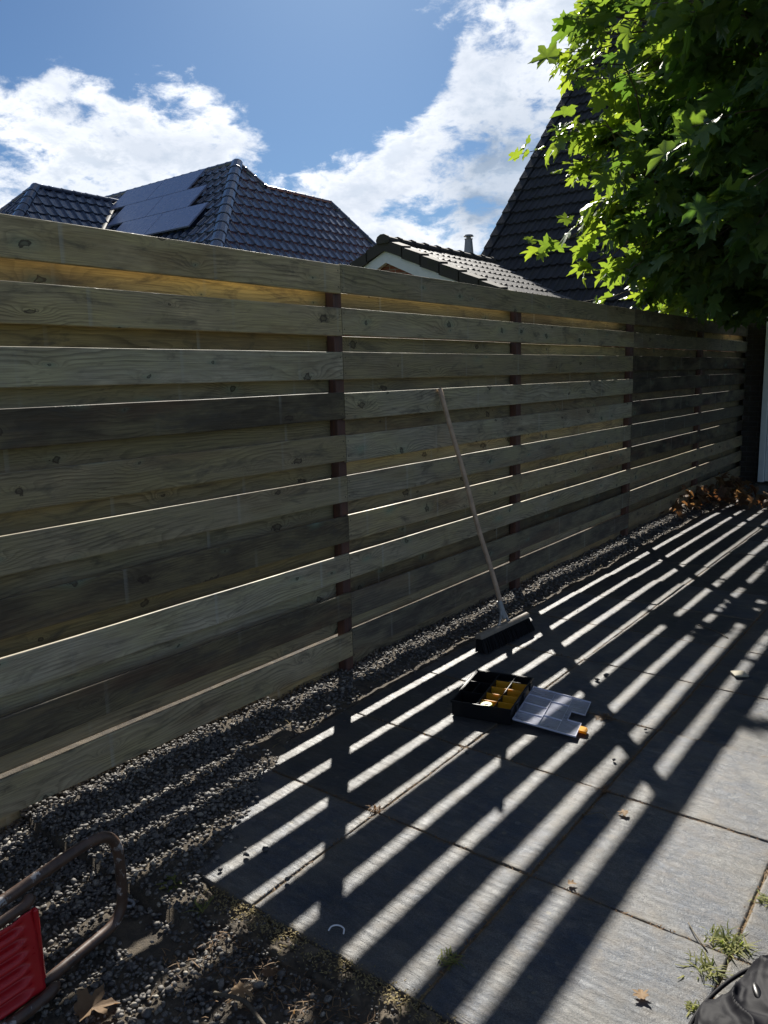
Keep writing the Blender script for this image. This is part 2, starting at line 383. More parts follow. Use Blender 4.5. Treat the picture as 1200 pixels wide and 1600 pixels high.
def bark_mat():
    m, n, b = mat_new('bark'); tc = n.new('TexCoord').outputs['Object']
    v = n.noise(tc, 14, 5, .7); n.put(b.inputs['Base Color'], n.mix(n.mapr(v, .4, .6), (.07, .055, .04), (.15, .13, .09)))
    b.inputs['Roughness'].default_value = .9; n.put(b.inputs['Normal'], n.bump(v, .7, .01)); return m
M_bark = bark_mat()
def tile_mat(name, c0, c1, rough, moss=0, spec=.5, coat=0):
    m, n, b = mat_new(name); g = n.new('TexCoord').outputs['Object']
    t = n.new('Attribute', attribute_name='tone').outputs['Fac']
    v = n.noise(g, 1.3, 4, .6); v2 = n.noise(g, 30, 4, .7)
    c = n.mix(n.m('ADD', n.m('MULTIPLY', t, .6), n.mapr(v, .3, .7, 0, .4)), c0, c1)
    if moss:
        c = n.mix(n.mapr(v2, .62, .74, 0, moss), c, (.24, .23, .20)); c = n.mix(n.mapr(n.noise(g, 7, 5, .7), .52, .7, 0, moss), c, (.04, .045, .02))
    n.put(b.inputs['Base Color'], c); b.inputs['Roughness'].default_value = rough; b.inputs['Specular IOR Level'].default_value = spec
    if coat: b.inputs['Coat Weight'].default_value = coat; b.inputs['Coat Roughness'].default_value = .08
    n.put(b.inputs['Normal'], n.bump(v2, .35 if moss else .06, .006)); return m
M_bluetile = tile_mat('blue_glazed_tile', (.016, .024, .048), (.04, .055, .10), .22, 0, .7, .7)
M_darktile = tile_mat('dark_concrete_tile', (.022, .023, .027), (.05, .05, .055), .75, .5, .3)
M_garagetile = tile_mat('grey_brown_tile', (.05, .045, .043), (.095, .085, .08), .6, .4, .5)
M_ridge = tile_mat('weathered_ridge_tile', (.05, .045, .04), (.09, .08, .07), .8, .7, .3)

def brick_mat(name, c1, c2, mortar):
    m, n, b = mat_new(name); g = n.new('NewGeometry').outputs['Position']; x, y, z = n.sep(g)
    bt = n.new('TexBrick'); n.put(bt.inputs['Vector'], n.comb(n.m('ADD', x, y), z, 0.0)); n.put(bt.inputs['Color1'], c1); n.put(bt.inputs['Color2'], c2); n.put(bt.inputs['Mortar'], mortar)
    bt.inputs['Scale'].default_value = 1; bt.inputs['Brick Width'].default_value = .22; bt.inputs['Row Height'].default_value = .065; bt.inputs['Mortar Size'].default_value = .006
    c = n.mix(1.0, bt.outputs[0], n.comb(*[n.mapr(n.noise(g, 25, 5, .7), .3, .7, .7, 1.3)] * 3), 'MULTIPLY')
    n.put(b.inputs['Base Color'], c); b.inputs['Roughness'].default_value = .85
    n.put(b.inputs['Normal'], n.bump(n.m('SUBTRACT', n.noise(g, 90, 4), bt.outputs[1]), .6, .006)); return m
M_brick = brick_mat('red_brick', (.30, .10, .055), (.20, .065, .04), (.30, .27, .23))
M_darkbrick = brick_mat('dark_brick', (.055, .038, .03), (.035, .026, .022), (.07, .065, .058))
M_white = simple('white_paint', (.72, .73, .73), .45, var=.06, vscale=8)
M_solar = simple('solar_glass', (.21, .23, .36), .26, spec=.8, var=.1, vscale=3)  # pale blue base stands in for sky reflected by near-black panels
M_black = simple('black_plastic', (.008, .008, .010), .38, spec=.3, var=.2, vscale=60, bump=.1)
M_yellow = simple('yellow_plastic', (.80, .42, .012), .42, var=.08)
def ymat():
    m, n, b = mat_new('yellow_plastic'); nt = m.node_tree; b.inputs['Base Color'].default_value = (.80, .42, .012, 1); b.inputs['Roughness'].default_value = .4
    tr = n.new('BsdfTranslucent'); tr.inputs[0].default_value = (.95, .48, .01, 1); mx = n.new('MixShader'); mx.inputs[0].default_value = .4
    n.L.new(b.outputs[0], mx.inputs[1]); n.L.new(tr.outputs[0], mx.inputs[2]); n.L.new(mx.outputs[0], nt.nodes['Material Output'].inputs[0]); return m
M_yellow = ymat()
M_red = simple('red_plastic', (.42, .012, .018), .33, var=.15, vscale=14, bump=.1, bscale=40)
M_lead = simple('lead', (.16, .17, .18), .5, var=.2)
M_zinc = simple('zinc', (.30, .305, .31), .55, metal=.5, var=.2)
M_grey = simple('grey_render', (.35, .34, .32), .9, var=.2)
M_asph = simple('roof_felt', (.04, .04, .042), .9, var=.3)
M_conc = simple('mossy_concrete', (.075, .06, .042), .95, var=.9, vscale=22, bump=.9, bscale=110)
M_ash = simple('ash_handle', (.44, .31, .215), .6, var=.28, vscale=25, bump=.3)
M_headwood = simple('broom_head_wood', (.20, .17, .135), .5, var=.25)
M_bristle = simple('black_bristle', (.010, .010, .012), .6, var=.2)
M_tan = simple('tan_tile', (.34, .31, .23), .6, var=.1)
M_whiteplastic = simple('white_nylon', (.75, .75, .78), .35, var=.03)
def tubemat():
    m, n, b = mat_new('rusty_brown_paint'); tc = n.new('TexCoord').outputs['Object']
    v = n.noise(tc, 26, 5, .65); v2 = n.noise(n.vm('ADD', tc, (3, 1, 2)), 18, 6, .7)
    c = n.mix(n.mapr(v, .35, .65), (.045, .028, .022), (.095, .055, .038)); c = n.mix(n.mapr(v2, .555, .60, 0, .75), c, (.40, .39, .39))
    c = n.mix(n.mapr(n.noise(tc, 9, 4), .58, .66, 0, .8), c, (.13, .08, .045))
    n.put(b.inputs['Base Color'], c); n.put(b.inputs['Roughness'], n.mapr(v, .3, .7, .3, .55)); n.put(b.inputs['Normal'], n.bump(v2, .5, .0015)); return m
M_tube = tubemat()
def clearmat(name='clear_plastic', body=.40, tint=(.80, .82, .97), bc=(.80, .83, 1.0)):
    m, n, b = mat_new(name); nt = m.node_tree; b.inputs['Base Color'].default_value = (*bc, 1); b.inputs['Roughness'].default_value = .18
    tr = n.new('BsdfTransparent'); tr.inputs[0].default_value = (*tint, 1)
    gl_ = n.new('BsdfGlossy'); gl_.inputs['Roughness'].default_value = .10
    g = n.new('TexCoord').outputs['Object']; nb = n.bump(n.noise(g, 16, 3, .5, 1.2), .6, .012); n.put(gl_.inputs['Normal'], nb)
    fr = n.new('Fresnel'); fr.inputs[0].default_value = 1.5; n.put(fr.inputs['Normal'], nb)
    m1 = n.new('MixShader'); m1.inputs[0].default_value = body; n.L.new(tr.outputs[0], m1.inputs[1]); n.L.new(b.outputs[0], m1.inputs[2])
    m2 = n.new('MixShader'); n.put(m2.inputs[0], n.m('MULTIPLY', fr.outputs[0], 1.6, clamp=True)); n.L.new(m1.outputs[0], m2.inputs[1]); n.L.new(gl_.outputs[0], m2.inputs[2])
    n.L.new(m2.outputs[0], nt.nodes['Material Output'].inputs[0]); return m
M_clear = clearmat(); M_clear2 = clearmat('clear_plastic_rim', .72, (.9, .9, 1), (.78, .80, .95))
def bagmat():
    m, n, b = mat_new('black_nylon'); g = n.new('TexCoord').outputs['Object']
    v = n.noise(g, 9, 4, .6); b.inputs['Base Color'].default_value = (.007, .007, .010, 1)
    b.inputs['Roughness'].default_value = .62; b.inputs['Specular IOR Level'].default_value = .10
    n.put(b.inputs['Normal'], n.bump(n.noise(g, 14, 3, .5, .8), .35, .006, n.bump(n.noise(g, 700, 2), .2, .0006))); return m
M_bag = bagmat()

# ------------------------------------------------------------------ ground, bed, patio
def sheet(name, x0, x1, y0, y1, nx, ny, fz, mat, smooth=True):
    X, Y = np.meshgrid(np.linspace(x0, x1, nx), np.linspace(y0, y1, ny)); Z = fz(X, Y) + 0 * X
    V = np.stack([X, Y, Z], -1).reshape(-1, 3); i = np.arange(nx * ny).reshape(ny, nx)
    F = np.stack([i[:-1, :-1], i[:-1, 1:], i[1:, 1:], i[1:, :-1]], -1).reshape(-1, 4)
    return link(name, npmesh(name, V, F, smooth), mat)
gnd = sheet('ground', -300, 300, -250, 400, 40, 40, lambda x, y: -0.09 + 0 * x, M_lawn)
tag(gnd, kind='structure')
def bedz(x, y):
    z = -.032 + .016 * fbm(x * 4, y * 4, 3, 3) + .008 * fbm(x * 22, y * 22, 3, 9)
    wedge = np.clip((.42 + (1.92 - y) * .56 - x) / .08, 0, 1) * (y > 1.15) * (y < 2.3)
    z = z + wedge * (.036 + .01 * fbm(x * 9, y * 9, 2, 4))
    z = z + .02 * np.exp(-((x + .03) / .12) ** 2)
    edge = np.clip((x - .16) / .1, 0, 1) * (y > 1.9); z = z + edge * .016
    return np.where((x > .35) & (y > 1.32) & (wedge < .02), -.055, z)
bed = sheet('soil_bed', -.7, 2.6, -1.6, 11, 190, 620, bedz, M_soil); tag(bed, kind='structure')

# slabs
XS = [.285, .915, 1.49, 2.05, 2.62, 3.2, 3.8, 4.4, 5.0, 5.6, 6.2]; YS = [1.305 + .578 * i for i in range(17)]
def slabs():
    Vs = []; Fs = []; A = []; E = []; off = 0; g = .0016
    for i in range(len(XS) - 1):
        for j in range(len(YS) - 1):
            x0, x1, y0, y1 = XS[i] + g, XS[i + 1] - g, YS[j] + g, YS[j + 1] - g
            if x0 > 2.5 and (i + j) >= 0: res = .12
            else: res = .014 if y0 < 4 else .03
            nx = max(4, int((x1 - x0) / res)); ny = max(4, int((y1 - y0) / res))
            u = np.concatenate([[0, .003 / (x1 - x0)], np.linspace(.008 / (x1 - x0), 1 - .008 / (x1 - x0), nx), [1 - .003 / (x1 - x0), 1]])
            v = np.concatenate([[0, .003 / (y1 - y0)], np.linspace(.008 / (y1 - y0), 1 - .008 / (y1 - y0), ny), [1 - .003 / (y1 - y0), 1]])
            U, W = np.meshgrid(u, v); X = x0 + U * (x1 - x0); Y = y0 + W * (y1 - y0)
            sd = rng.integers(1, 200); h = .0016 * fbm(X * 11, Y * 40, 4, sd, .6) + .002 * fbm(X * 2.2, Y * 2.2, 2, sd + 5)
            ed = np.minimum(np.minimum(X - x0, x1 - X), np.minimum(Y - y0, y1 - Y))
            h = h - .0022 * np.exp(-(ed + .003 * fbm(X * 30, Y * 30, 2, sd)) / .004)
            tx, ty, tz = rng.normal(0, .002), rng.normal(0, .002), rng.normal(0, .0012)
            Z = h + tz + tx * (U - .5) + ty * (W - .5)
            rim = (U <= 0) | (U >= 1) | (W <= 0) | (W >= 1); Z = np.where(rim, -.02, Z)
            wob = .0035 * fbm(X * 14, Y * 14, 2, sd + 9) * (ed < .006)
            V = np.stack([X + wob, Y + wob, Z], -1).reshape(-1, 3); nX, nY = len(u), len(v)
            k = np.arange(nX * nY).reshape(nY, nX) + off
            Fs.append(np.stack([k[:-1, :-1], k[:-1, 1:], k[1:, 1:], k[1:, :-1]], -1).reshape(-1, 4)); Vs.append(V); off += len(V)
            tone = rng.random(); 
            if i == 2 and j in (1, 2): tone = .92
            A.append(np.full(len(V), tone)); E.append(np.exp(-ed / .012).ravel())
    return npmesh('patio', np.concatenate(Vs), np.concatenate(Fs), True, {'slab': np.concatenate(A), 'edge': np.concatenate(E)})
patio = link('patio', slabs(), M_slate); tag(patio, kind='structure')
joint = box('patio_joint_bed', (.29, 1.31, -.06), (6.2, YS[-1], -.0065), simple('joint_moss', (.15, .105, .055), .95, var=.7, vscale=60, bump=1, bscale=300), None, 0); tag(joint, kind='structure')
# concrete edging along the near end of the slabs
def edging():
    nx, ny = 500, 24; X, Y = np.meshgrid(np.linspace(.72, 3.4, nx), np.linspace(1.218, 1.306, ny))
    e = Y - 1.218; Z = -.018 + .026 * fbm(X * 13, Y * 18, 6, 33, .68) - .02 * np.exp(-e / .008)
    Z[0] = -.07; Z[-1] = -.022
    Y = Y + .004 * fbm(X * 8, Y, 3, 8)
    i = np.arange(nx * ny).reshape(ny, nx); F = np.stack([i[:-1, :-1], i[:-1, 1:], i[1:, 1:], i[1:, :-1]], -1).reshape(-1, 4)
    return npmesh('concrete_edging', np.stack([X, Y, Z], -1).reshape(-1, 3), F, True)
kb = link('patio_kerb', edging(), M_conc); tag(kb, kind='structure')

# ------------------------------------------------------------------ gravel
def rocks(name, P, S, mat, flat=.7, seed=1, tones=None):
    r = np.random.default_rng(seed); ph = (1 + 5 ** .5) / 2
    ico = np.array([(-1, ph, 0), (1, ph, 0), (-1, -ph, 0), (1, -ph, 0), (0, -1, ph), (0, 1, ph), (0, -1, -ph), (0, 1, -ph), (ph, 0, -1), (ph, 0, 1), (-ph, 0, -1), (-ph, 0, 1)], float)
    ico /= np.linalg.norm(ico[0])
    T = np.array([(0, 11, 5), (0, 5, 1), (0, 1, 7), (0, 7, 10), (0, 10, 11), (1, 5, 9), (5, 11, 4), (11, 10, 2), (10, 7, 6), (7, 1, 8), (3, 9, 4), (3, 4, 2), (3, 2, 6), (3, 6, 8), (3, 8, 9), (4, 9, 5), (2, 4, 11), (6, 2, 10), (8, 6, 7), (9, 8, 1)])
    n = len(P); q = r.normal(size=(n, 4)); q /= np.linalg.norm(q, axis=1)[:, None]
    w, x, y, z = q.T
    Rm = np.stack([1 - 2 * (y * y + z * z), 2 * (x * y - z * w), 2 * (x * z + y * w), 2 * (x * y + z * w), 1 - 2 * (x * x + z * z), 2 * (y * z - x * w), 2 * (x * z - y * w), 2 * (y * z + x * w), 1 - 2 * (x * x + y * y)], -1).reshape(n, 3, 3)
    sc_ = np.stack([r.uniform(.75, 1.3, n), r.uniform(.6, 1.05, n), r.uniform(.45, .8, n)], -1)
    V = ico[None] * r.uniform(.72, 1.12, (n, 12, 1)); V = V * sc_[:, None, :] * S[:, None, None]
    V = np.einsum('nij,nkj->nki', Rm, V); V[:, :, 2] *= flat; V = V + P[:, None, :]
    F = (T[None] + (np.arange(n) * 12)[:, None, None]).reshape(-1, 3)
    t = np.repeat(r.random(n) if tones is None else tones, 12)
    return npmesh(name, V.reshape(-1, 3), F, False, {'tone': t})
def gravel():
    r = np.random.default_rng(5); P = []
    def put(n, x0, x1, y0, y1):
        x = r.uniform(x0, x1, n); y = r.uniform(y0, y1, n); return np.stack([x, y], -1)
    A = np.concatenate([put(15000, -.25, .50, 1.0, 4.2), put(13000, -.2, .36, 4.2, 10.8), put(20000, -.25, 1.75, .3, 1.95)])
    x, y = A[:, 0], A[:, 1]
    lim = np.where(y > 1.95, .245 + .05 * fbm(y * 3.1, x * 0, 3, 2), .40 + (1.95 - y) * .54 + .06 * fbm(y * 9, x * 5, 2, 6))
    keep = (x < lim) | (y < 1.22)
    near = y < 1.22
    # bare soil patches and thinner, dirtier ground close to the edging
    bare = fbm(x * 2.6, y * 2.6, 3, 14) > .40
    bare |= near & (x > 1.05) & (r.random(len(x)) < np.clip((x - 1.05) * 1.2 + .2, 0, .85))
    bare |= (y > 1.9) & (r.random(len(x)) < np.clip((x - .10) / .22, 0, .72))
    bare |= np.hypot((x - .74) / .13, (y - 1.05) / .045) < (1 + .5 * fbm(x * 9, y * 9, 2, 3))
    thin = r.random(len(x)) < .04
    keep &= (~bare) | thin
    A = A[keep]; x, y = A[:, 0], A[:, 1]
    S = r.uniform(.0042, .0120, len(x)) * np.where(y > 4.2, 1.25, 1)
    big = r.random(len(x)) < .04; S = np.where(big, S * 1.6, S); tiny = r.random(len(x)) < .25; S = np.where(tiny, S * .55, S)
    z = bedz(x, y) + r.uniform(-.002, .013, len(x))
    m_ = 260; ys = r.uniform(1.9, 7.5, m_); xs = .275 + np.abs(r.normal(0, .035, m_)) + (r.random(m_) < .08) * r.uniform(0, .25, m_)
    xk = r.uniform(.74, 1.75, 420); yk = r.uniform(1.19, 1.31, 420); x = np.concatenate([x, xk]); y = np.concatenate([y, yk]); z = np.concatenate([z, np.full(420, -.012) + r.uniform(-.003, .006, 420)]); S = np.concatenate([S, r.uniform(.0018, .0055, 420)])
    x = np.concatenate([x, xs]); y = np.concatenate([y, ys]); z = np.concatenate([z, np.full(m_, .004)]); S = np.concatenate([S, r.uniform(.003, .0075, m_)])
    return rocks('gravel', np.stack([x, y, z], -1), S, M_stone)
gr = link('gravel', gravel(), M_stone); tag(gr, kind='stuff', label='grey crushed stone gravel strip along the foot of the fence', cat='gravel')

# ------------------------------------------------------------------ fence
fence = empty('wooden_fence', (-.05, 4, 0), 'tall double-sided fence of weathered horizontal pine boards on red-brown posts', 'fence')
def board(y0, y1, z0, z1, xf, xb, col, bow=0.0):
    """front face at xf, back face at xb"""
    c = Vector(((xf + xb) / 2, (y0 + y1) / 2, (z0 + z1) / 2)); n = 28; N_ = 4
    ys = np.linspace(y0, y1, n); w = abs(xf - xb) / 2; h = (z1 - z0) / 2; bv = .0042
    prof = []
    for cx_, cz_, a0 in ((-w + bv, -h + bv, 180), (w - bv, -h + bv, 270), (w - bv, h - bv, 0), (-w + bv, h - bv, 90)):
        for q in range(N_): a_ = R(a0 + 90 * q / (N_ - 1)); prof.append((cx_ + bv * math.cos(a_), cz_ + bv * math.sin(a_)))
    sd = random.random() * 90; V = []; tl = random.uniform(-.0012, .0012)
    for k, yy in enumerate(ys):
        dz = tl * (yy - c.y) + bow * (1 - ((yy - c.y) / ((y1 - y0) / 2)) ** 2) + .0024 * float(fbm(np.array(yy * 1.3), np.array(sd), 2, 1)); dx = .003 * float(fbm(np.array(yy * 1.1), np.array(sd + 9), 2, 2))
        for px, pz in prof: V.append((px + dx, yy - c.y, pz + dz + .0015 * float(vnoise(np.array(yy * 5), np.array(sd + pz * 40)))))
    F = []
    bm = bmesh.new(); vs = [bm.verts.new(v) for v in V]; m = len(prof)
    for k in range(n - 1):
        for p in range(m):
            a, b_ = k * m + p, k * m + (p + 1) % m; bm.faces.new((vs[a], vs[b_], vs[b_ + m], vs[a + m]))
    bm.faces.new(vs[:m]); bm.faces.new(list(reversed(vs[-m:]))); bmesh.ops.recalc_face_normals(bm, faces=bm.faces)
    o = link('board', bm_mesh('board', bm), M_wood, fence, c); o.color = (*col, 1); return o
PAN = [(-1.15, 2.858), (2.862, 6.752), (6.757, 11.12)]
TOP = 1.99; PITCH = .1985; HB = .129
DARK = [[.0, .22, .1, .85, .25, .15, .85, .05, .85, .0], [.15, .25, .15, .12, .3, .35, .3, .1, .75, .85], [.75, .5, .95, .9, .95, .6, .95, .5, .6, .5]]  # last row: dark brown boards, darkened further to paint in deep shade
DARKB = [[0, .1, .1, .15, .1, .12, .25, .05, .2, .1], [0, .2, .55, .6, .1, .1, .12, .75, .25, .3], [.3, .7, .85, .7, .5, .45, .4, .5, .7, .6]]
for p, (y0, y1) in enumerate(PAN):
    for k in range(10):
        zt = TOP - PITCH * k + random.uniform(-.004, .004) * (k > 0); 
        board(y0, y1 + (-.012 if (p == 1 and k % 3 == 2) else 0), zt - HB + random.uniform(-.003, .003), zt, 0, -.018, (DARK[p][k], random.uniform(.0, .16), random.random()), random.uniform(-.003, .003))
        # back board: bottom edge a little above / below the top of the next front board
        zf = TOP - PITCH * (k + 1); sl = (1.464 - zf) / 2.43
        dl = -.056 + random.uniform(-.006, .006)
        if k == 8: dl = -.022
        if k < 2: dl = (-.047, -.054)[k]
        if (p, k) in ((0, 3), (0, 5), (0, 7), (1, 3), (1, 7), (2, 2), (2, 8)): dl = -.042
        wm = [.95, .6, .25, .2, .35, .3, .4, .3, .35, .3][k] + random.uniform(-.1, .15)
        yb = y0 + (.06 if p else 0)
        for ya, yc in (((y0, y1),) if p == 0 else ((y0, (y0 + y1) / 2 - .1), ((y0 + y1) / 2 - .098, y1))):
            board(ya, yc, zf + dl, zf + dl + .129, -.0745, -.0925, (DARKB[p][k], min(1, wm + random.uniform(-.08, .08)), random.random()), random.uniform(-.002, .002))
for (a, b_) in ((2.828, 2.886), (4.648, 4.71), (6.745, 6.808), (8.88, 8.945), (11.05, 11.115), (-.2, -.14)):
    o = box('post', (-.073, a, -.1), (-.0195, b_, 1.955), M_post, fence, .004)

# ------------------------------------------------------------------ tiled roofs
def tiles(name, polys, up, tw, rh, roll, thick, mat, parent, phase=0.0, prof='roman', org=None):
    """polys: corner list (world) of one planar face; up: unit-ish slope direction (world)"""
    P = [Vector(p) for p in polys]; nrm = Vector((0, 0, 0))
    for i in range(len(P)): nrm += P[i].cross(P[(i + 1) % len(P)])
    nrm.normalize()
    if nrm.z < 0: nrm = -nrm
    v = (Vector(up) - nrm * Vector(up).dot(nrm)).normalized(); u = v.cross(nrm).normalized()
    o = Vector(org) if org is not None else P[0]; uu = [(p - o).dot(u) for p in P]; vv = [(p - o).dot(v) for p in P]
    u0, u1, v0, v1 = min(uu), max(uu), min(vv), max(vv); u0 = math.floor(u0 / tw) * tw; v0 = math.floor(v0 / rh) * rh
    if prof == 'roman': tt = np.array([0, .10, .45, .62, .72, .80, .88, .96]); ph = np.array([.0, -.12, -.15, .0, .6, 1.0, .8, .25])
    elif prof == 'double': tt = np.array([0, .08, .16, .24, .50, .58, .66, .74]); ph = np.array([.1, .8, .8, .1, .1, .8, .8, .1])
    else: tt = np.array([0, .25, .5, .75]); ph = np.array([0, 1, 0, -.3])
    nt_ = int((u1 - u0) / tw) + 3; rows = int((v1 - v0) / rh) + 3
    U = (np.arange(nt_)[:, None] + tt[None] - 1 + phase).ravel() * tw; H = np.tile(ph, nt_) * roll; tid = np.repeat(np.arange(nt_), len(tt))
    Vs = []; Fs = []; To = []; off = 0; un = np.array(u); vn = np.array(v); nn = np.array(nrm); oo = np.array(o)
    for r_ in range(rows):
        va = v0 + (r_ - 1) * rh; jt = rng.normal(0, .002 if mat is not M_bluetile else .0007, nt_)[tid]; jv = rng.normal(0, .006 if mat is not M_bluetile else .001, nt_)[tid]; tn = rng.random(nt_)[tid]
        L = []
        for dv, dh in ((0.0, -.004), (0.001, thick), (rh * .5, thick * .55), (rh + .02, .002)):
            L.append(oo + un * (u0 + U)[:, None] + vn * ((va + dv) + (jv if dv < rh * .4 else 0 * jv))[:, None] + nn * (H * (1 if dh > -.001 else .6) + dh + jt)[:, None])
        k = len(U)
        for q in range(3):
            a = np.arange(k - 1) + off + q * k; Fs.append(np.stack([a, a + 1, a + 1 + k, a + k], -1))
        Vs += L; To += [tn] * 4; off += 4 * k
    me = npmesh(name, np.concatenate(Vs), np.concatenate(Fs), False, {'tone': np.concatenate(To)})
    bm = bmesh.new(); bm.from_mesh(me); bpy.data.meshes.remove(me)
    cen = sum(P, Vector()) / len(P)
    for i in range(len(P)):
        a, b_ = P[i], P[(i + 1) % len(P)]; en = (b_ - a).cross(nrm).normalized()
        if en.dot(cen - a) > 0: en = -en
        bmesh.ops.bisect_plane(bm, geom=bm.verts[:] + bm.edges[:] + bm.faces[:], plane_co=a, plane_no=en, clear_outer=True)
    me = bm_mesh(name, bm)
    me.polygons.foreach_set('use_smooth', [False] * len(me.polygons))
    return link(name, me, mat, parent)
def ridge_caps(name, a, b_, rad, step, mat, parent, bump=.006, n=8):
    a = Vector(a); b_ = Vector(b_); L = (b_ - a).length; k = max(1, int(round(L / step))); d = (b_ - a) / k; bm = bmesh.new()
    t = d.normalized(); s = t.cross(Vector((0, 0, 1))).normalized(); up = s.cross(t).normalized()
    for i in range(k):
        p0 = a + d * i; p1 = a + d * (i + 1.06); rr = [(p0, rad + bump), (p0 + d * .12, rad + bump), (p0 + d * .16, rad), (p1, rad * .93)]; rings = []
        for p, r_ in rr:
            rings.append([bm.verts.new(p + s * math.cos(R(-25 + 230 * j / (n - 1))) * r_ + up * (math.sin(R(-25 + 230 * j / (n - 1))) * r_ * .8 - rad * .25)) for j in range(n)])
        for q in range(3):
            for j in range(n - 1): bm.faces.new((rings[q][j], rings[q][j + 1], rings[q + 1][j + 1], rings[q + 1][j]))
        bm.faces.new(rings[0])
    bmesh.ops.recalc_face_normals(bm, faces=bm.faces)
    return link(name, bm_mesh(name, bm), mat, parent)
def face(name, pts, mat, parent, th=.06):
    """thin slab polygon (underlay/backing), pushed inwards"""
    P = [Vector(p) for p in pts]; n = Vector()
    for i in range(len(P)): n += P[i].cross(P[(i + 1) % len(P)])
    n.normalize()
    if n.z < 0: n = -n
    bm = bmesh.new(); a = [bm.verts.new(p - n * .012) for p in P]; b_ = [bm.verts.new(p - n * (.012 + th)) for p in P]
    bm.faces.new(a); bm.faces.new(list(reversed(b_)))
    for i in range(len(P)): j = (i + 1) % len(P); bm.faces.new((a[i], b_[i], b_[j], a[j]))
    bmesh.ops.recalc_face_normals(bm, faces=bm.faces)
    return link(name, bm_mesh(name, bm), mat, parent)

# blue hipped house
H = empty('hipped_house', (-14, 14, 0), 'house with glossy blue-black tiled hipped roof and solar panels', 'house')
s1, s2 = 1.2, .95
A = Vector((-12.26, 13.57, 6.65)); Ez = 2.6
def onP1(x, y): return Vector((x, y, A.z - s1 * (x - A.x)))
def onP2(x, y): return Vector((x, y, A.z + s2 * (y - A.y)))
xe = A.x + (A.z - Ez) / s1; ye = A.y - (A.z - Ez) / s2
corner = Vector((xe, ye, Ez)); Bk = Vector((-11.79, 14.03, 6.09)); Rg = Vector((-11.80, 16.40, 6.10)); En = Vector((-10.79, 17.17, 4.88)); En2 = Rg + (En - Rg) * ((Rg.z - Ez) / (Rg.z - En.z))
RL = Vector((-18.0, 13.57, 6.65))
r1 = face('roof', [A, corner, Vector((xe, En2.y, Ez)), En2, Rg, Bk], M_asph, H)
Qm = Vector((xe, Bk.y, Ez))
for poly in ([A, corner, Qm, Bk], [Bk, Qm, En2, Rg]): tiles('roof_tiles', poly, (-1, 0, s1), .27, .335, .034, .034, M_bluetile, r1, org=A)
r2 = face('roof', [A, RL, Vector((RL.x, ye, Ez)), corner], M_asph, H)
tiles('roof_tiles', [A, RL, Vector((RL.x, ye, Ez)), corner], (0, 1, s2), .27, .335, .034, .034, M_bluetile, r2)
# hidden slopes so the roof is whole from the side
bx = -18.0
face('roof', [A, Bk, Vector((-12.6, 14.9, 4.9)), Vector((-12.6, 17.6, Ez)), Vector((bx, 17.6, Ez)), RL], M_asph, H)
face('roof', [Bk, Rg, Vector((-14.7, 19.2, Ez)), Vector((-14.7, 14.5, Ez))], M_asph, H)
face('roof', [Rg, En2, Vector((-14.7, 19.2, Ez))], M_asph, H)
ridge_caps('hip_tiles', corner, A, .15, .40, M_bluetile, H)
ridge_caps('ridge_tiles', RL, A, .10, .34, M_bluetile, H)
ridge_caps('hip_tiles', Bk, A, .10, .34, M_bluetile, H)
ridge_caps('ridge_tiles', Rg, Bk, .08, .34, M_bluetile, H)
ridge_caps('hip_tiles', En2, Rg, .10, .34, M_bluetile, H)
# wing on the left
Bw = Vector((-16.59, 13.2, 6.34)); Wl = Vector((-16.59, 10.84, 6.35)); sw = 1.25
vdir = Vector((s2, -sw, -s2 * sw)).normalized() ; tv = (Bw.z - 3.4) / -vdir.z; Vb = Bw + vdir * tv
wc = Vector((Wl.x + (6.35 - 3.4) / sw, Wl.y - 2.95, 3.4))
r3 = face('roof', [Bw, Vb, Vector((Vb.x, wc.y, 3.4)), wc, Wl], M_asph, H)
tiles('roof_tiles', [Bw, Vb, wc, Wl], (-1, 0, sw), .27, .34, .034, .034, M_bluetile, r3)
wl2 = Vector((Wl.x - 2.95, Wl.y - 2.95, 3.4))
r4 = face('roof', [Wl, wc, wl2], M_asph, H); tiles('roof_tiles', [Wl, wc, wl2], (0, 1, 1), .30, .36, .034, .03, M_bluetile, r4)
face('roof', [Wl, wl2, Vector((wl2.x, 13.3, 3.4)), Vector((-16.59, 13.3, 6.34))], M_asph, H)
ridge_caps('ridge_tiles', Wl, Bw, .10, .34, M_bluetile, H); ridge_caps('hip_tiles', wc, Wl, .13, .34, M_bluetile, H); ridge_caps('hip_tiles', wl2, Wl, .10, .34, M_bluetile, H)
tube('valley_gutter', [Bw + Vector((0, -.05, -.02)), Vb + Vector((0, -.05, -.02))], .07, M_darktile, H, 6)
prism('wall', [(-18.0, ye + .4), (xe - .4, ye + .4), (xe - .4, 17.6), (-18.0, 17.6)], -.1, 2.62, M_brick, H)
prism('wall', [(-19.2, 8.3), (-14.1, 8.3), (-14.1, ye + .39), (-19.2, ye + .39)], -.1, 3.4, M_brick, H)
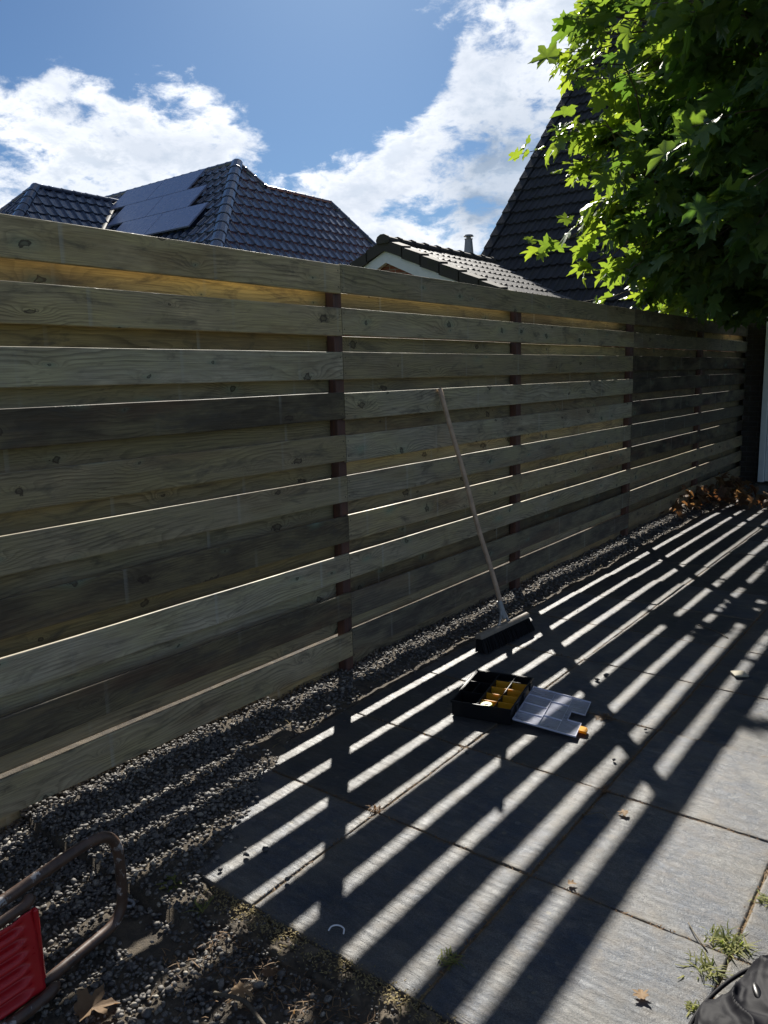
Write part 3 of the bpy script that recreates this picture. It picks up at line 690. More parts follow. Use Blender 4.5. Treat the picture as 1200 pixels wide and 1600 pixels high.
# solar panels lying on the -Y slope: six, three rows of two, each row stepped
nP2 = Vector((0, -s2, 1)).normalized(); uP = Vector((1, 0, 0)); vP = Vector((0, 1, s2)).normalized()
def solar(xa, xb, ta, tb):
    o = onP2(0, 0); lo = []
    bm = bmesh.new(); pts = []
    for xx, t in ((xa, ta), (xb, ta), (xb, tb), (xa, tb)):
        p = A + Vector((xx - A.x, 0, 0)) - vP * t; pts.append(p + nP2 * .10)
    a = [bm.verts.new(p) for p in pts]; b_ = [bm.verts.new(p + nP2 * .035) for p in pts]
    bm.faces.new(a); bm.faces.new(b_)
    for i in range(4): j = (i + 1) % 4; bm.faces.new((a[i], a[j], b_[j], b_[i]))
    bmesh.ops.recalc_face_normals(bm, faces=bm.faces)
    link('solar_panel', bm_mesh('solar_panel', bm), M_solar, H)
for row, (xr, t0) in enumerate(((-13.12, .22), (-12.36, 1.08), (-11.62, 1.94))):
    for c_ in range(2): solar(xr - 1.62 * (c_ + 1) + .01, xr - 1.62 * c_ - .01, t0, t0 + .84)

# brick garage with white gable boards
G = empty('brick_garage', (-5.1, 11.5, 0), 'small brick garage with white gable board and mossy grey-brown tiled roof', 'garage')
ga = Vector((-5.10, 9.97, 3.53)); gl = 4.3; sg = .45; gw = 2.6
def gp(dx, dy, dz=0): return ga + Vector((dx, dy, -sg * abs(dx) + dz))
rf = face('roof', [gp(0, 0), gp(gw, 0), gp(gw, gl), gp(0, gl)], M_asph, G)
tiles('roof_tiles', [gp(0, .02), gp(gw, .02), gp(gw, gl), gp(0, gl)], (-1, 0, sg), .17, .37, .018, .026, M_garagetile, rf, prof='wave')
rf2 = face('roof', [gp(0, 0), gp(-gw, 0), gp(-gw, gl), gp(0, gl)], M_asph, G)
tiles('roof_tiles', [gp(0, .02), gp(-gw, .02), gp(-gw, gl), gp(0, gl)], (1, 0, sg), .17, .37, .018, .026, M_garagetile, rf2, prof='wave')
ridge_caps('ridge_tiles', gp(0, -.10, .035), gp(0, gl, .035), .105, .37, M_ridge, G, .02)
for sgn in (1, -1):   # verge tiles: overlapping dark L tiles down the gable edge
    bm = bmesh.new()
    for i in range(8):
        x0, x1 = sgn * i * .37 * .91, sgn * ((i + 1.05) * .37 * .91)
        lift = .035
        q = [gp(x0, -.07, .01), gp(x1, -.07, .0 + lift), gp(x1, .16, .02 + lift), gp(x0, .16, .03)]
        w = [p + Vector((0, 0, -.15)) for p in q]
        a = [bm.verts.new(p + Vector((0, 0, .02))) for p in q]; b_ = [bm.verts.new(p) for p in w]
        bm.faces.new(a); bm.faces.new(list(reversed(b_)))
        for k in range(4): j = (k + 1) % 4; bm.faces.new((a[k], b_[k], b_[j], a[j]))
    bmesh.ops.recalc_face_normals(bm, faces=bm.faces); link('verge_tiles', bm_mesh('verge_tiles', bm), M_ridge, G)
for sgn in (1, -1):
    bm = bmesh.new(); q = [gp(0, .0, -.13), gp(sgn * gw, .0, -.13), gp(sgn * gw, .0, -.31), gp(0, .0, -.31)]
    a = [bm.verts.new(p + Vector((0, -.02, 0))) for p in q]; b_ = [bm.verts.new(p + Vector((0, .06, 0))) for p in q]
    bm.faces.new(a); bm.faces.new(list(reversed(b_)))
    for k in range(4): j = (k + 1) % 4; bm.faces.new((a[k], b_[k], b_[j], a[j]))
    bmesh.ops.recalc_face_normals(bm, faces=bm.faces); link('gable_board', bm_mesh('gable_board', bm), M_white, G)
bm = bmesh.new(); gx = gw - .25
q = [(ga.x - gx, 0), (ga.x + gx, 0), (ga.x + gx, ga.z - sg * gx - .12), (ga.x, ga.z - .12), (ga.x - gx, ga.z - sg * gx - .12)]
a = [bm.verts.new((x, ga.y + .09, z)) for x, z in q]; b_ = [bm.verts.new((x, ga.y + gl - .05, z)) for x, z in q]
bm.faces.new(a); bm.faces.new(list(reversed(b_)))
for k in range(5): j = (k + 1) % 5; bm.faces.new((a[k], b_[k], b_[j], a[j]))
bmesh.ops.recalc_face_normals(bm, faces=bm.faces); link('wall', bm_mesh('wall', bm), M_brick, G)
# flue on the far slope
bm = bmesh.new(); fx, fy = -5.42, 12.95
add_tube(bm, [(fx, fy, 3.2), (fx, fy, 3.60), (fx, fy, 3.68), (fx, fy, 3.95), (fx, fy, 3.97)], [.11, .105, .095, .07, .08], 14)
fl = link('flue', bm_mesh('flue', bm, False), M_zinc, G)
bm = bmesh.new(); add_tube(bm, [(fx, fy, 3.975), (fx, fy, 4.01)], [.045, .045], 12); add_tube(bm, [(fx, fy, 4.01), (fx, fy, 4.015), (fx, fy, 4.04)], [.095, .095, .075], 14); link('flue_cap', bm_mesh('flue_cap', bm), M_zinc, fl)

# tall dark roof
T = empty('tall_roofed_house', (-2, 16, 0), 'house with steep dark concrete-tiled roof rising behind the leafy tree', 'house')
ta = Vector((-5.35, 13.41, 3.68)); st = 1.05
def tp(dx, dy): return Vector((ta.x + dx, ta.y + dy, ta.z + st * dy))
ev = -1.55
P = [tp(0, ev), tp(9.5, ev), tp(9.5, 6.2), tp(0, 6.2)]
rt = face('roof', P, M_asph, T, .1); tiles('roof_tiles', P, (0, 1, st), .30, .345, .034, .045, M_darktile, rt, prof='double')
bm = bmesh.new()   # verge tiles along the left edge
for i in range(31):
    d0 = ev + i * .345 / 1.45; d1 = ev + (i + 1.06) * .345 / 1.45; lift = Vector((0, -.03, .03))
    q = [tp(-.05, d0) + lift, tp(.13, d0) + lift, tp(.13, d1) + lift * .4, tp(-.05, d1) + lift * .4]
    dn = Vector((0, .08, -.13)); a = [bm.verts.new(p + lift) for p in q]; b_ = [bm.verts.new(p + dn) for p in q]
    bm.faces.new(a); bm.faces.new(list(reversed(b_)))
    for k in range(4): j = (k + 1) % 4; bm.faces.new((a[k], b_[k], b_[j], a[j]))
bmesh.ops.recalc_face_normals(bm, faces=bm.faces); link('verge_tiles', bm_mesh('verge_tiles', bm), M_darktile, T)
bkr = Vector((0, 12.4, 0))
face('roof', [tp(0, 6.2), tp(9.5, 6.2), tp(9.5, ev) + bkr + Vector((0, 3.1, 0)), tp(0, ev) + bkr + Vector((0, 3.1, 0))], M_darktile, T, .1)
ridge_caps('ridge_tiles', tp(0, 6.2), tp(9.5, 6.2), .13, .36, M_ridge, T)
bm = bmesh.new(); zb = ta.z + st * ev - .12; q = [(ta.y + ev + .35, -.1), (ta.y + 13.5, -.1), (ta.y + 13.5, zb + .2), (ta.y + 6.2, ta.z + st * 6.2 - .2), (ta.y + ev + .35, zb + .2)]
a = [bm.verts.new((ta.x + .12, y, z)) for y, z in q]; b_ = [bm.verts.new((ta.x + 9.3, y, z)) for y, z in q]
bm.faces.new(a); bm.faces.new(list(reversed(b_)))
for k in range(5): j = (k + 1) % 5; bm.faces.new((a[k], b_[k], b_[j], a[j]))
bmesh.ops.recalc_face_normals(bm, faces=bm.faces); link('wall', bm_mesh('wall', bm), M_brick, T)

# shed at the far end of the patio
S = empty('dark_brick_shed', (1.5, 11.3, 0), 'dark brick shed with a pale door frame at the far end of the patio', 'shed')
prism('wall', [(-.10, 11.16), (6.3, 11.16), (6.3, 14), (-.10, 14)], -.08, 2.45, M_darkbrick, S)
box('wall_pier', (-.02, 10.83, -.05), (.20, 11.155, 2.42), M_darkbrick, S, .004)
box('roof', (-.25, 10.7, 2.45), (6.5, 14.2, 2.60), M_asph, S, .01)
df = box('door_frame', (.235, 10.70, .02), (.305, 10.80, 2.15), M_white, S, .004)
box('door_frame', (.235, 10.70, 2.152), (1.4, 10.80, 2.22), M_white, S, .004)
dr = empty('door'); dr.parent = S; dr.location = Vector((.85, 10.76, 0)) - S.location
bm = bmesh.new()
for i in range(9): add_box(bm, (.309 + i * .118, 10.735, .03), (.309 + i * .118 + .112, 10.765, 2.148), .004)
add_box(bm, (.309, 10.766, .03), (1.36, 10.785, 2.148), 0)
bpy.data.objects.remove(dr)
door = link('door', bm_mesh('door', bm), M_white, S)
tube('handle', [(1.25, 10.73, 1.05), (1.25, 10.69, 1.05), (1.15, 10.69, 1.05)], .01, M_zinc, door, 8)
bm = bmesh.new(); add_box(bm, (.21, 10.80, -.05), (1.5, 11.155, 2.3), 0); link('wall_recess', bm_mesh('wall_recess', bm), M_darkbrick, S)
pole = empty('steel_post', (.965, 7.8, 0), 'slim grey steel post standing on the patio at the right edge', 'post')
tube('shaft', [(.965, 7.8, .008), (.965, 7.8, 2.6)], .022, simple('grey_steel', (.20, .20, .21), .5, metal=.3), pole, 16)
bm = bmesh.new(); add_box(bm, (.915, 7.75, .0), (1.015, 7.85, .008), .002); link('base_plate', bm_mesh('base_plate', bm), M_zinc, pole)

# ------------------------------------------------------------------ leaves
def leaf_shape():
    """palmate plane-tree leaf in the XY plane, stalk at the origin, tip at +Y, length 1"""
    half = [(0, 0), (.10, -.06), (.26, -.05), (.30, .03), (.44, .04), (.60, .02), (.50, .16), (.53, .26), (.36, .30), (.30, .36), (.44, .44), (.52, .56), (.62, .66), (.44, .64), (.34, .66), (.20, .56), (.17, .68), (.19, .80), (.08, .86), (0, 1.0)]
    out = [(x * .92, y) for x, y in half] + [(-x * .92, y) for x, y in reversed(half[1:-1])]
    return np.array(out)
LO = leaf_shape()
def leaf_tris():
    n = len(LO); c = n  # fan from a centre point low on the midrib
    V = np.vstack([LO, [[0, .33]]]); T = np.array([(c, i, (i + 1) % n) for i in range(n)])
    return V, T
LV, LT = leaf_tris()
def leaves_mesh(name, pos, nrm, tipd, size, tone, curl=.25, fold=.25):
    n = len(pos); nrm = nrm / np.linalg.norm(nrm, axis=1)[:, None]
    t = tipd - nrm * (tipd * nrm).sum(1)[:, None]; t /= np.linalg.norm(t, axis=1)[:, None] + 1e-9; s = np.cross(t, nrm)
    x = LV[:, 0][None]; y = LV[:, 1][None]; r = rng
    cf = r.uniform(.3, 1.5, (n, 1)) * curl; ff = r.uniform(-.2, 1.5, (n, 1)) * fold
    z = -cf * (y - .2) ** 2 * (1 + 1.3 * x * x) + ff * np.abs(x) - .5 * cf * x * x + .03 * np.sin(x * 9 + r.uniform(0, 6, (n, 1))) + .025 * np.sin(y * 11 + r.uniform(0, 6, (n, 1)))
    wid = r.uniform(.72, 1.1, (n, 1)); asym = 1 + r.uniform(-.12, .12, (n, 1)) * np.sign(x)
    V = pos[:, None] + size[:, None, None] * (s[:, None] * (x * asym * wid)[..., None] + t[:, None] * y[..., None] + nrm[:, None] * z[..., None])
    F = (LT[None] + (np.arange(n) * len(LV))[:, None, None]).reshape(-1, 3)
    return npmesh(name, V.reshape(-1, 3), F, False, {'tone': np.repeat(tone, len(LV))})
tree = empty('plane_tree', (2.3, 8.2, 0), 'large leafy plane tree hanging over the far end of the fence', 'tree')
def ell(n, c, rad, r, shell=.55):
    d = r.normal(size=(n, 3)); d /= np.linalg.norm(d, axis=1)[:, None]; q = shell + (1 - shell) * r.random(n) ** .6
    return np.array(c) + d * np.array(rad) * q[:, None], d
def crown():
    r = np.random.default_rng(11); tw = []
    blobs = [((1.15, 7.6, 4.0), (1.95, 2.2, 2.05), 300, .35), ((.55, 8.5, 2.7), (1.1, 1.1, .75), 90, .3), ((1.5, 5.9, 3.5), (.85, 1.0, 1.25), 130, .35), ((.05, 8.1, 4.5), (.95, 1.2, 1.2), 80, .4), ((-.35, 9.6, 3.1), (.7, .8, .8), 60, .3), ((1.05, 6.9, 2.75), (.75, .9, .6), 80, .3),
             ((.1, 7.6, 3.1), (.85, .8, .85), 70, .35), ((2.8, 7.8, 4.4), (1.8, 1.8, 1.8), 90, .5), ((.0, 9.6, 2.75), (.8, .9, .6), 30, .3)]
    for c, rad, n, sh in blobs:
        p, d = ell(n, c, rad, r, sh); tw += list(zip(p, d))
    sprigs = [((-1.25, 7.4, 3.62), (-.9, -.1, .1)), ((-1.1, 7.4, 2.75), (-1, -.1, .05)), ((-.75, 7.3, 3.3), (-1, 0, .0)), ((-.7, 8.0, 2.25), (-.8, -.2, -.2)), ((-.62, 7.2, 4.1), (-.9, -.2, .5)), ((-.5, 7.0, 4.4), (-.8, -.2, .7)), ((-.72, 7.6, 2.55), (-.8, 0, -.1))]
    for p, d in sprigs: tw.append((np.array(p), np.array(d)))
    pos = []; nr = []; tp_ = []; sz = []; tn = []; tips = []
    for i, (p, d) in enumerate(tw):
        out = np.array(d, float); out[2] = out[2] * .5 - .05; out /= np.linalg.norm(out); L = r.uniform(.22, .42); tips.append((p, out, L))
        k = 5 if i >= len(tw) - len(sprigs) else r.integers(10, 17)
        for j in range(k):
            q = p + out * L * (j / k - .35) + r.normal(0, .045, 3); side = np.cross(out, [0, 0, 1]); side /= np.linalg.norm(side) + 1e-6
            az = r.normal(0, .9); td = out * np.cos(az) + side * np.sin(az) + np.array([0, 0, r.uniform(-.75, .05)])
            nn = np.array([0, 0, 1.]) * .75 + r.normal(0, .42, 3) + out * .3
            q = q + td / np.linalg.norm(td) * .06
            pos.append(q); nr.append(nn); tp_.append(td); sz.append(.10 + .15 * r.random() ** 1.2); tn.append(np.clip(r.normal(.22, .22) + (.35 if p[0] < -.2 else 0), 0, 1))
    return tips, leaves_mesh('crown', np.array(pos), np.array(nr), np.array(tp_), np.array(sz), np.array(tn), .35, .3)
tips, crown_me = crown()
link('crown', crown_me, M_leaf, tree)
bm = bmesh.new(); trunk_pts = smooth_path([(2.3, 8.2, -.05), (2.28, 8.18, .8), (2.2, 8.1, 1.8), (2.0, 8.0, 2.8), (1.8, 7.9, 3.9), (1.7, 7.8, 5.0)], 4)
add_tube(bm, trunk_pts, [.17 - .12 * i / (len(trunk_pts) - 1) for i in range(len(trunk_pts))], 12); link('trunk', bm_mesh('trunk', bm, True), M_bark, tree)
hubs = [(.9, 8.3, 3.1), (.2, 8.1, 3.4), (1.4, 6.6, 3.2), (.2, 7.9, 4.6), (1.3, 7.3, 4.6), (2.6, 7.8, 4.4), (1.2, 7.0, 2.9), (.3, 9.2, 3.0), (-.2, 7.7, 3.1)]
lb = bmesh.new(); tb = bmesh.new()
for h in hubs:
    h = Vector(h); st_ = min(trunk_pts, key=lambda p: (p - h).length + abs(p.z - h.z + .8)); mid = (st_ + h) / 2 + Vector((0, 0, .15))
    pp_ = smooth_path([st_, mid, h], 4); add_tube(lb, pp_, [.055 - .035 * i / (len(pp_) - 1) for i in range(len(pp_))], 8)
for p, o_, L in tips:
    p = Vector(p); o_ = Vector(o_); e = p + o_ * L * .7; h = min((Vector(h) for h in hubs), key=lambda q: (q - p).length)
    b0 = p - o_ * L * .5; mid = (h + b0) / 2 + Vector((random.uniform(-.1, .1), random.uniform(-.1, .1), random.uniform(-.05, .12)))
    add_tube(tb, smooth_path([h, mid, b0, e], 2), [.011, .010, .009, .007, .006, .005, .003], 4)
link('limbs', bm_mesh('limbs', lb, True), M_bark, tree); link('twigs', bm_mesh('twigs', tb, True), M_bark, tree)

# ------------------------------------------------------------------ broom
B = empty('push_broom', (.42, 3.65, 0), 'wooden-handled push broom leaning against the fence', 'broom')
ht = Vector((.018, 3.665, 1.395)); hb = Vector((.405, 3.70, .125))
hp = [hb + (ht - hb) * (i / 14) + Vector((.004 * math.sin(i * .9), .004 * math.sin(i * .6), 0)) * (0 < i < 14) for i in range(15)]
tube('handle', hp, [.0135] * 14 + [.0125], M_ash, B, 12)
hd = Vector((.03, .50, -.003)).normalized(); hc = Vector((.43, 3.655, .086)); side = hd.cross(Vector((0, 0, 1))).normalized()
bm = bmesh.new(); prof = [(math.cos(R(a_)) * .022, math.sin(R(a_)) * .018) for a_ in range(-10, 191, 20)] + [(-.022, -.010), (.022, -.010)]
tilt = Matrix.Rotation(R(-4), 3, hd)
rings = []
for t in (-.252, -.247, .247, .252):
    k = .85 if abs(t) > .249 else 1
    rings.append([bm.verts.new(hc + hd * t + tilt @ (side * a_ * k + Vector((0, 0, 1)) * b_ * k)) for a_, b_ in prof])
for i in range(3):
    for k in range(len(prof)): j = (k + 1) % len(prof); bm.faces.new((rings[i][k], rings[i][j], rings[i + 1][j], rings[i + 1][k]))
bm.faces.new(rings[0]); bm.faces.new(rings[-1]); bmesh.ops.recalc_face_normals(bm, faces=bm.faces)
head = link('head', bm_mesh('head', bm, False), M_headwood, B)
bm = bmesh.new()   # bristles
r_ = random.Random(3)
for i in range(60):
    for j in range(5):
        t = -.24 + .48 * (i + .5) / 60; o_ = -.019 + .038 * j / 4
        a_ = hc + hd * (t + r_.uniform(-.003, .003)) + tilt @ (side * o_ + Vector((0, 0, -.012)))
        e = a_ + tilt @ (side * (o_ * .75 + r_.uniform(-.008, .008)) + Vector((.012, 0, -.072))) + hd * (t * .06 + r_.uniform(-.003, .003))
        if e.z < .004: e.z = .004
        w = .0042
        for q in range(2):
            d1 = (hd if q else side) * w
            bm.faces.new([bm.verts.new(p) for p in (a_ - d1, a_ + d1, e + d1 * 1.3, e - d1 * 1.3)])
link('bristles', bm_mesh('bristles', bm), M_bristle, B)
soc = bmesh.new(); d_ = (ht - hb).normalized()
add_tube(soc, [hb - d_ * .012, hb + d_ * .09], [.017, .016], 12)
for s_ in (-.045, .045): add_tube(soc, [hb + d_ * .06, hb + d_ * .01 + hd * s_ * .5, hc + hd * s_ + Vector((0, 0, .018)), hc + hd * s_ * 1.35 + Vector((0, 0, .018))], [.006, .008, .008, .006], 6)
link('socket', bm_mesh('socket', soc), M_zinc, B)

# ------------------------------------------------------------------ parts organiser
ORG = empty('parts_organizer', (.79, 2.86, 0), 'open black parts organizer box with yellow compartment trays and clear hinged lid', 'organizer')
e1 = Vector((.25, .055, 0)); e1.normalize(); e2 = Vector((-.24, .97, 0)).normalized()      # across, along (hinge side is +e1)
o0 = Vector((.716, 2.672, 0)); Wd, Ld, Hd = .262, .372, .072
e2 = (e2 - e1 * e1.dot(e2) * .6).normalized()
def op(u, v, z): return o0 + e1 * u * Wd + e2 * v * Ld + Vector((0, 0, z))
def pbox(bm, u0, u1, v0, v1, z0, z1):
    a = [bm.verts.new(op(u, v, z0)) for u, v in ((u0, v0), (u1, v0), (u1, v1), (u0, v1))]; b_ = [bm.verts.new(op(u, v, z1)) for u, v in ((u0, v0), (u1, v0), (u1, v1), (u0, v1))]
    bm.faces.new(list(reversed(a))); bm.faces.new(b_)
    for k in range(4): j = (k + 1) % 4; bm.faces.new((a[k], a[j], b_[j], b_[k]))
t_ = .010; tv_ = .008
bm = bmesh.new()
pbox(bm, .02, .98, .015, .985, .0, .005)
pbox(bm, 0, t_, 0, 1, .0051, Hd); pbox(bm, 1 - t_, 1, 0, 1, .0051, Hd); pbox(bm, t_ + .0005, 1 - t_ - .0005, 0, tv_, .0051, Hd); pbox(bm, t_ + .0005, 1 - t_ - .0005, 1 - tv_, 1, .0051, Hd)
pbox(bm, -.02, -.0005, -.015, 1.015, Hd - .008, Hd + .002); pbox(bm, 1.0005, 1.02, -.015, 1.015, Hd - .008, Hd + .002); pbox(bm, 0, 1, -.015, -.0005, Hd - .008, Hd + .002); pbox(bm, 0, 1, 1.0005, 1.015, Hd - .008, Hd + .002)
for i in range(9): pbox(bm, -.045, -.021, .50 + i * .04, .52 + i * .04, Hd - .012, Hd + .001)
for v in (.18, .5, .82): pbox(bm, 1.021, 1.05, v - .04, v + .04, Hd - .03, Hd - .004)
link('case', bm_mesh('case', bm), M_black, ORG)
bm = bmesh.new()
pbox(bm, .40, .409, tv_ + .001, 1 - tv_ - .001, .0055, Hd - .004); pbox(bm, t_ + .001, .399, .33, .336, .0055, Hd - .004); pbox(bm, t_ + .001, .399, .66, .666, .0055, Hd - .004); pbox(bm, .19, .196, .34, .655, .0055, Hd - .006)
pbox(bm, .41, 1 - t_ - .001, .82, .826, .0055, Hd - .004); pbox(bm, .70, .706, .83, .985, .0055, Hd - .006)
link('divider', bm_mesh('divider', bm), M_black, ORG)
for i in range(4):
    v0 = .010 + .203 * i; v1 = v0 + .200
    bm = bmesh.new(); pbox(bm, .411, .4125 + .012, v0, v1, .0055, Hd - .006); pbox(bm, .698, .710, v0, v1, .0055, Hd - .006); pbox(bm, .4255, .6975, v0, v0 + .008, .0055, Hd - .010); pbox(bm, .7105, .985, v0, v0 + .008, .0055, Hd - .010)
    link('divider', bm_mesh('divider', bm), M_black, ORG)
    for u0, u1 in ((.426, .697), (.711, .984)):
        bm = bmesh.new(); pbox(bm, u0, u1, v0 + .009, v1 - .012, .0056, .009)
        a = [op(u0, v1 - .045, .0091), op(u1, v1 - .045, .0091), op(u1, v1 - .010, Hd - .008), op(u0, v1 - .010, Hd - .008)]; th_ = e2 * .004
        f = [bm.verts.new(p) for p in a]; g_ = [bm.verts.new(p + th_) for p in a]; bm.faces.new(f); bm.faces.new(list(reversed(g_)))
        for k in range(4): jj = (k + 1) % 4; bm.faces.new((f[k], g_[k], g_[jj], f[jj]))
        bmesh.ops.recalc_face_normals(bm, faces=bm.faces)
        link('tray', bm_mesh('tray', bm), M_yellow, ORG)
# clear lid lying open on the slabs
lid_o = op(1.0, 0, 0); le1 = Vector((.262, .03, 0)).normalized(); LW = .272
def lp(u, v, z): return o0 + e1 * Wd * 1.03 + le1 * u * LW + e2 * v * Ld * (1 - .03 * u) + Vector((0, 0, z + (.028 - .018 * u)))
def lbox(bm, u0, u1, v0, v1, z0, z1):
    a = [bm.verts.new(lp(u, v, z0)) for u, v in ((u0, v0), (u1, v0), (u1, v1), (u0, v1))]; b_ = [bm.verts.new(lp(u, v, z1)) for u, v in ((u0, v0), (u1, v0), (u1, v1), (u0, v1))]
    bm.faces.new(list(reversed(a))); bm.faces.new(b_)
    for k in range(4): j = (k + 1) % 4; bm.faces.new((a[k], a[j], b_[j], b_[k]))
bm = bmesh.new()
lbox(bm, 0, .78, 0, 1, 0, .0022); lbox(bm, .7805, 1, 0, .36, 0, .0022); lbox(bm, .7805, 1, .60, 1, 0, .0022)
lid = link('lid', bm_mesh('lid', bm), M_clear, ORG)
bm = bmesh.new()
for (a0, a1, b0, b1) in ((0, .014, 0, 1), (.015, .985, 0, .010), (.015, .985, .990, 1), (.986, 1, 0, .36), (.986, 1, .60, 1), (.77, .784, .36, .60), (.40, .408, .012, .988), (.70, .708, .012, .988), (.015, .398, .25, .256), (.015, .398, .5, .506), (.015, .398, .75, .756), (.41, .698, .3, .306), (.41, .698, .72, .726), (.785, .98, .355, .362), (.785, .98, .598, .605)):
    lbox(bm, a0, a1, b0, b1, .0024, .0072)
link('rim', bm_mesh('rim', bm), M_clear2, lid)
bm = bmesh.new(); lbox(bm, 1.0, 1.10, .15, .27, .0, .010); lbox(bm, 1.10, 1.115, .16, .26, -.004, .008); link('latch', bm_mesh('latch', bm), M_yellow, ORG)
# tape measure in the tray
TM = empty('tape_measure', tuple(op(.56, .10, .012)), 'small yellow and black tape measure lying in a tray of the organizer', 'tape measure')
c_ = op(.545, .115, 0)
bm = bmesh.new(); add_tube(bm, [c_ + Vector((0, 0, z)) for z in (.026, .028, .060, .062)], [.024, .027, .027, .024], 20); link('case', bm_mesh('case', bm), simple('lime_yellow_plastic', (.33, .33, .02), .4, var=.05), TM)
bm = bmesh.new(); add_tube(bm, [c_ + Vector((0, 0, z)) for z in (.0622, .0642)], [.011, .010], 16); add_box(bm, tuple(c_ + Vector((.004, -.012, .0265))), tuple(c_ + Vector((.034, .014, .050))), .003); link('grip', bm_mesh('grip', bm), M_black, TM)

# ------------------------------------------------------------------ tube frame with red panel
K = empty('tube_frame_cart', (.68, .75, 0), 'rusty brown bent tube frame on the gravel holding a ribbed red panel', 'hand cart')
main = [(.68, .30, .215), (.68, .55, .235), (.68, .735, .254), (.68, .83, .268), (.68, .94, .282), (.68, .985, .284), (.68, 1.025, .272), (.68, 1.047, .24), (.68, 1.053, .20), (.68, 1.054, .12), (.68, 1.05, .065), (.682, 1.035, .035), (.69, 1.00, .020), (.705, .91, .017), (.73, .77, .017), (.74, .62, .017), (.745, .35, .017)]
tube('frame', smooth_path(main, 5), .0145, M_tube, K, 14)
tube('inner_tube', smooth_path([(.712, .30, .195), (.712, .60, .216), (.712, .755, .233), (.712, .785, .240), (.705, .797, .249)], 4), [.0135] * 16 + [.008], M_tube, K, 12)
tube('inner_tube', smooth_path([(.79, .35, .020), (.785, .62, .018), (.775, .76, .018), (.757, .815, .020)], 4), [.0145] * 12 + [.007], M_tube, K, 12)
def redpanel():
    nu, nv = 50, 60; U, W = np.meshgrid(np.linspace(0, 1, nu), np.linspace(0, 1, nv))
    Y = .35 + U * (.44 - .006 * W); Z = .205 + .016 * U - W * (.192 + .004 * U); X = .722 + .0 * U + .035 * W
    rib = .009 * np.clip(np.sin(W * 6.5 * math.pi * 2 + .6) * 2.2, -1, 1) * np.clip((.93 - U) / .04, 0, 1); X = X + rib
    Z = Z + .03 * U * (W > 0) * 0
    Vf = np.stack([X, Y, Z], -1).reshape(-1, 3); Vb = Vf - np.array([.004, 0, 0]); i = np.arange(nu * nv).reshape(nv, nu)
    F = np.stack([i[:-1, :-1], i[1:, :-1], i[1:, 1:], i[:-1, 1:]], -1).reshape(-1, 4)
    n = nu * nv; ed = np.concatenate([i[0], i[1:, -1], i[-1, ::-1][1:], i[::-1, 0][1:]]); E_ = np.stack([ed[:-1], ed[1:], ed[1:] + n, ed[:-1] + n], -1)
    return npmesh('panel', np.concatenate([Vf, Vb]), np.concatenate([F, F[:, ::-1] + n, E_]), True)
link('panel', redpanel(), M_red, K)
box('panel_lip', (.716, .787, .03), (.732, .800, .222), M_red, K, .003)

# ------------------------------------------------------------------ black nylon bag at the lower right
def bag():
    nu, nv = 220, 110; th = np.linspace(0, 2 * math.pi, nu, endpoint=False); V = []
    cx, cy_ = 2.27, 1.60
    for j in range(nv):
        q = j / (nv - 1); lat = q * math.pi / 2 * 1.0
        for i, a_ in enumerate(th):
            ca, sa = math.cos(a_), math.sin(a_)
            rr = math.cos(lat) ** .42; base = .225 + .03 * float(vnoise(np.array(ca * 2 + 4), np.array(sa * 2), 3)) * 2
            f = float(fbm(np.array(ca * 1.7 + 3 + q * 1.5), np.array(sa * 1.7 + q * 1.6), 3, 41, .42))
            ridge = 1 - abs(float(fbm(np.array(ca * 1.7 + q * 1.8), np.array(sa * 1.7 - q * 1.2), 3, 21, .5))) * 3
            x = cx + ca * base * rr * (1 + .05 * f); y = cy_ + sa * (base + .06) * rr * (1 + .05 * f)
            wx = 3 * float(fbm(np.array(x * 5), np.array(y * 5), 2, 61)); rg2 = 1 - 2.4 * abs(float(vnoise(np.array(x * 13 + wx), np.array(y * 9 - wx), 71))) * 1.0
            rg3 = 1 - 2.4 * abs(float(vnoise(np.array(x * 24 + wx * 2), np.array(y * 30 + wx), 75)))
            z = .006 + math.sin(lat) ** .75 * .095 + (.022 * f + .006 * ridge + .017 * max(rg2, 0) ** 2 + .004 * max(rg3, 0) ** 2) * min(1, q * 3.5)
            V.append((x, y, max(z, .006)))
    i = np.arange(nu * nv).reshape(nv, nu); nx = np.roll(i, -1, 1)
    F = np.stack([i[:-1], nx[:-1], nx[1:], i[1:]], -1).reshape(-1, 4)
    return npmesh('fabric', np.array(V), F, True)
BG = empty('nylon_bag', (2.27, 1.6, 0), 'crumpled black nylon bag lying on the slabs at the lower right', 'bag')
link('fabric', bag(), M_bag, BG)
tube('piping', smooth_path([(2.05, 1.50, .012), (2.035, 1.60, .014), (2.055, 1.72, .016), (2.10, 1.83, .022), (2.16, 1.885, .03)], 5), .005, M_bag, BG, 8)
bm = bmesh.new(); bmesh.ops.create_uvsphere(bm, u_segments=20, v_segments=12, radius=1)
for v in bm.verts: v.co = Matrix.Rotation(R(25), 3, 'Z') @ Vector((v.co.x * .009, v.co.y * .026, v.co.z * .006)) + Vector((2.15, 1.68, .098))
link('buckle', bm_mesh('buckle', bm, True), M_black, BG)

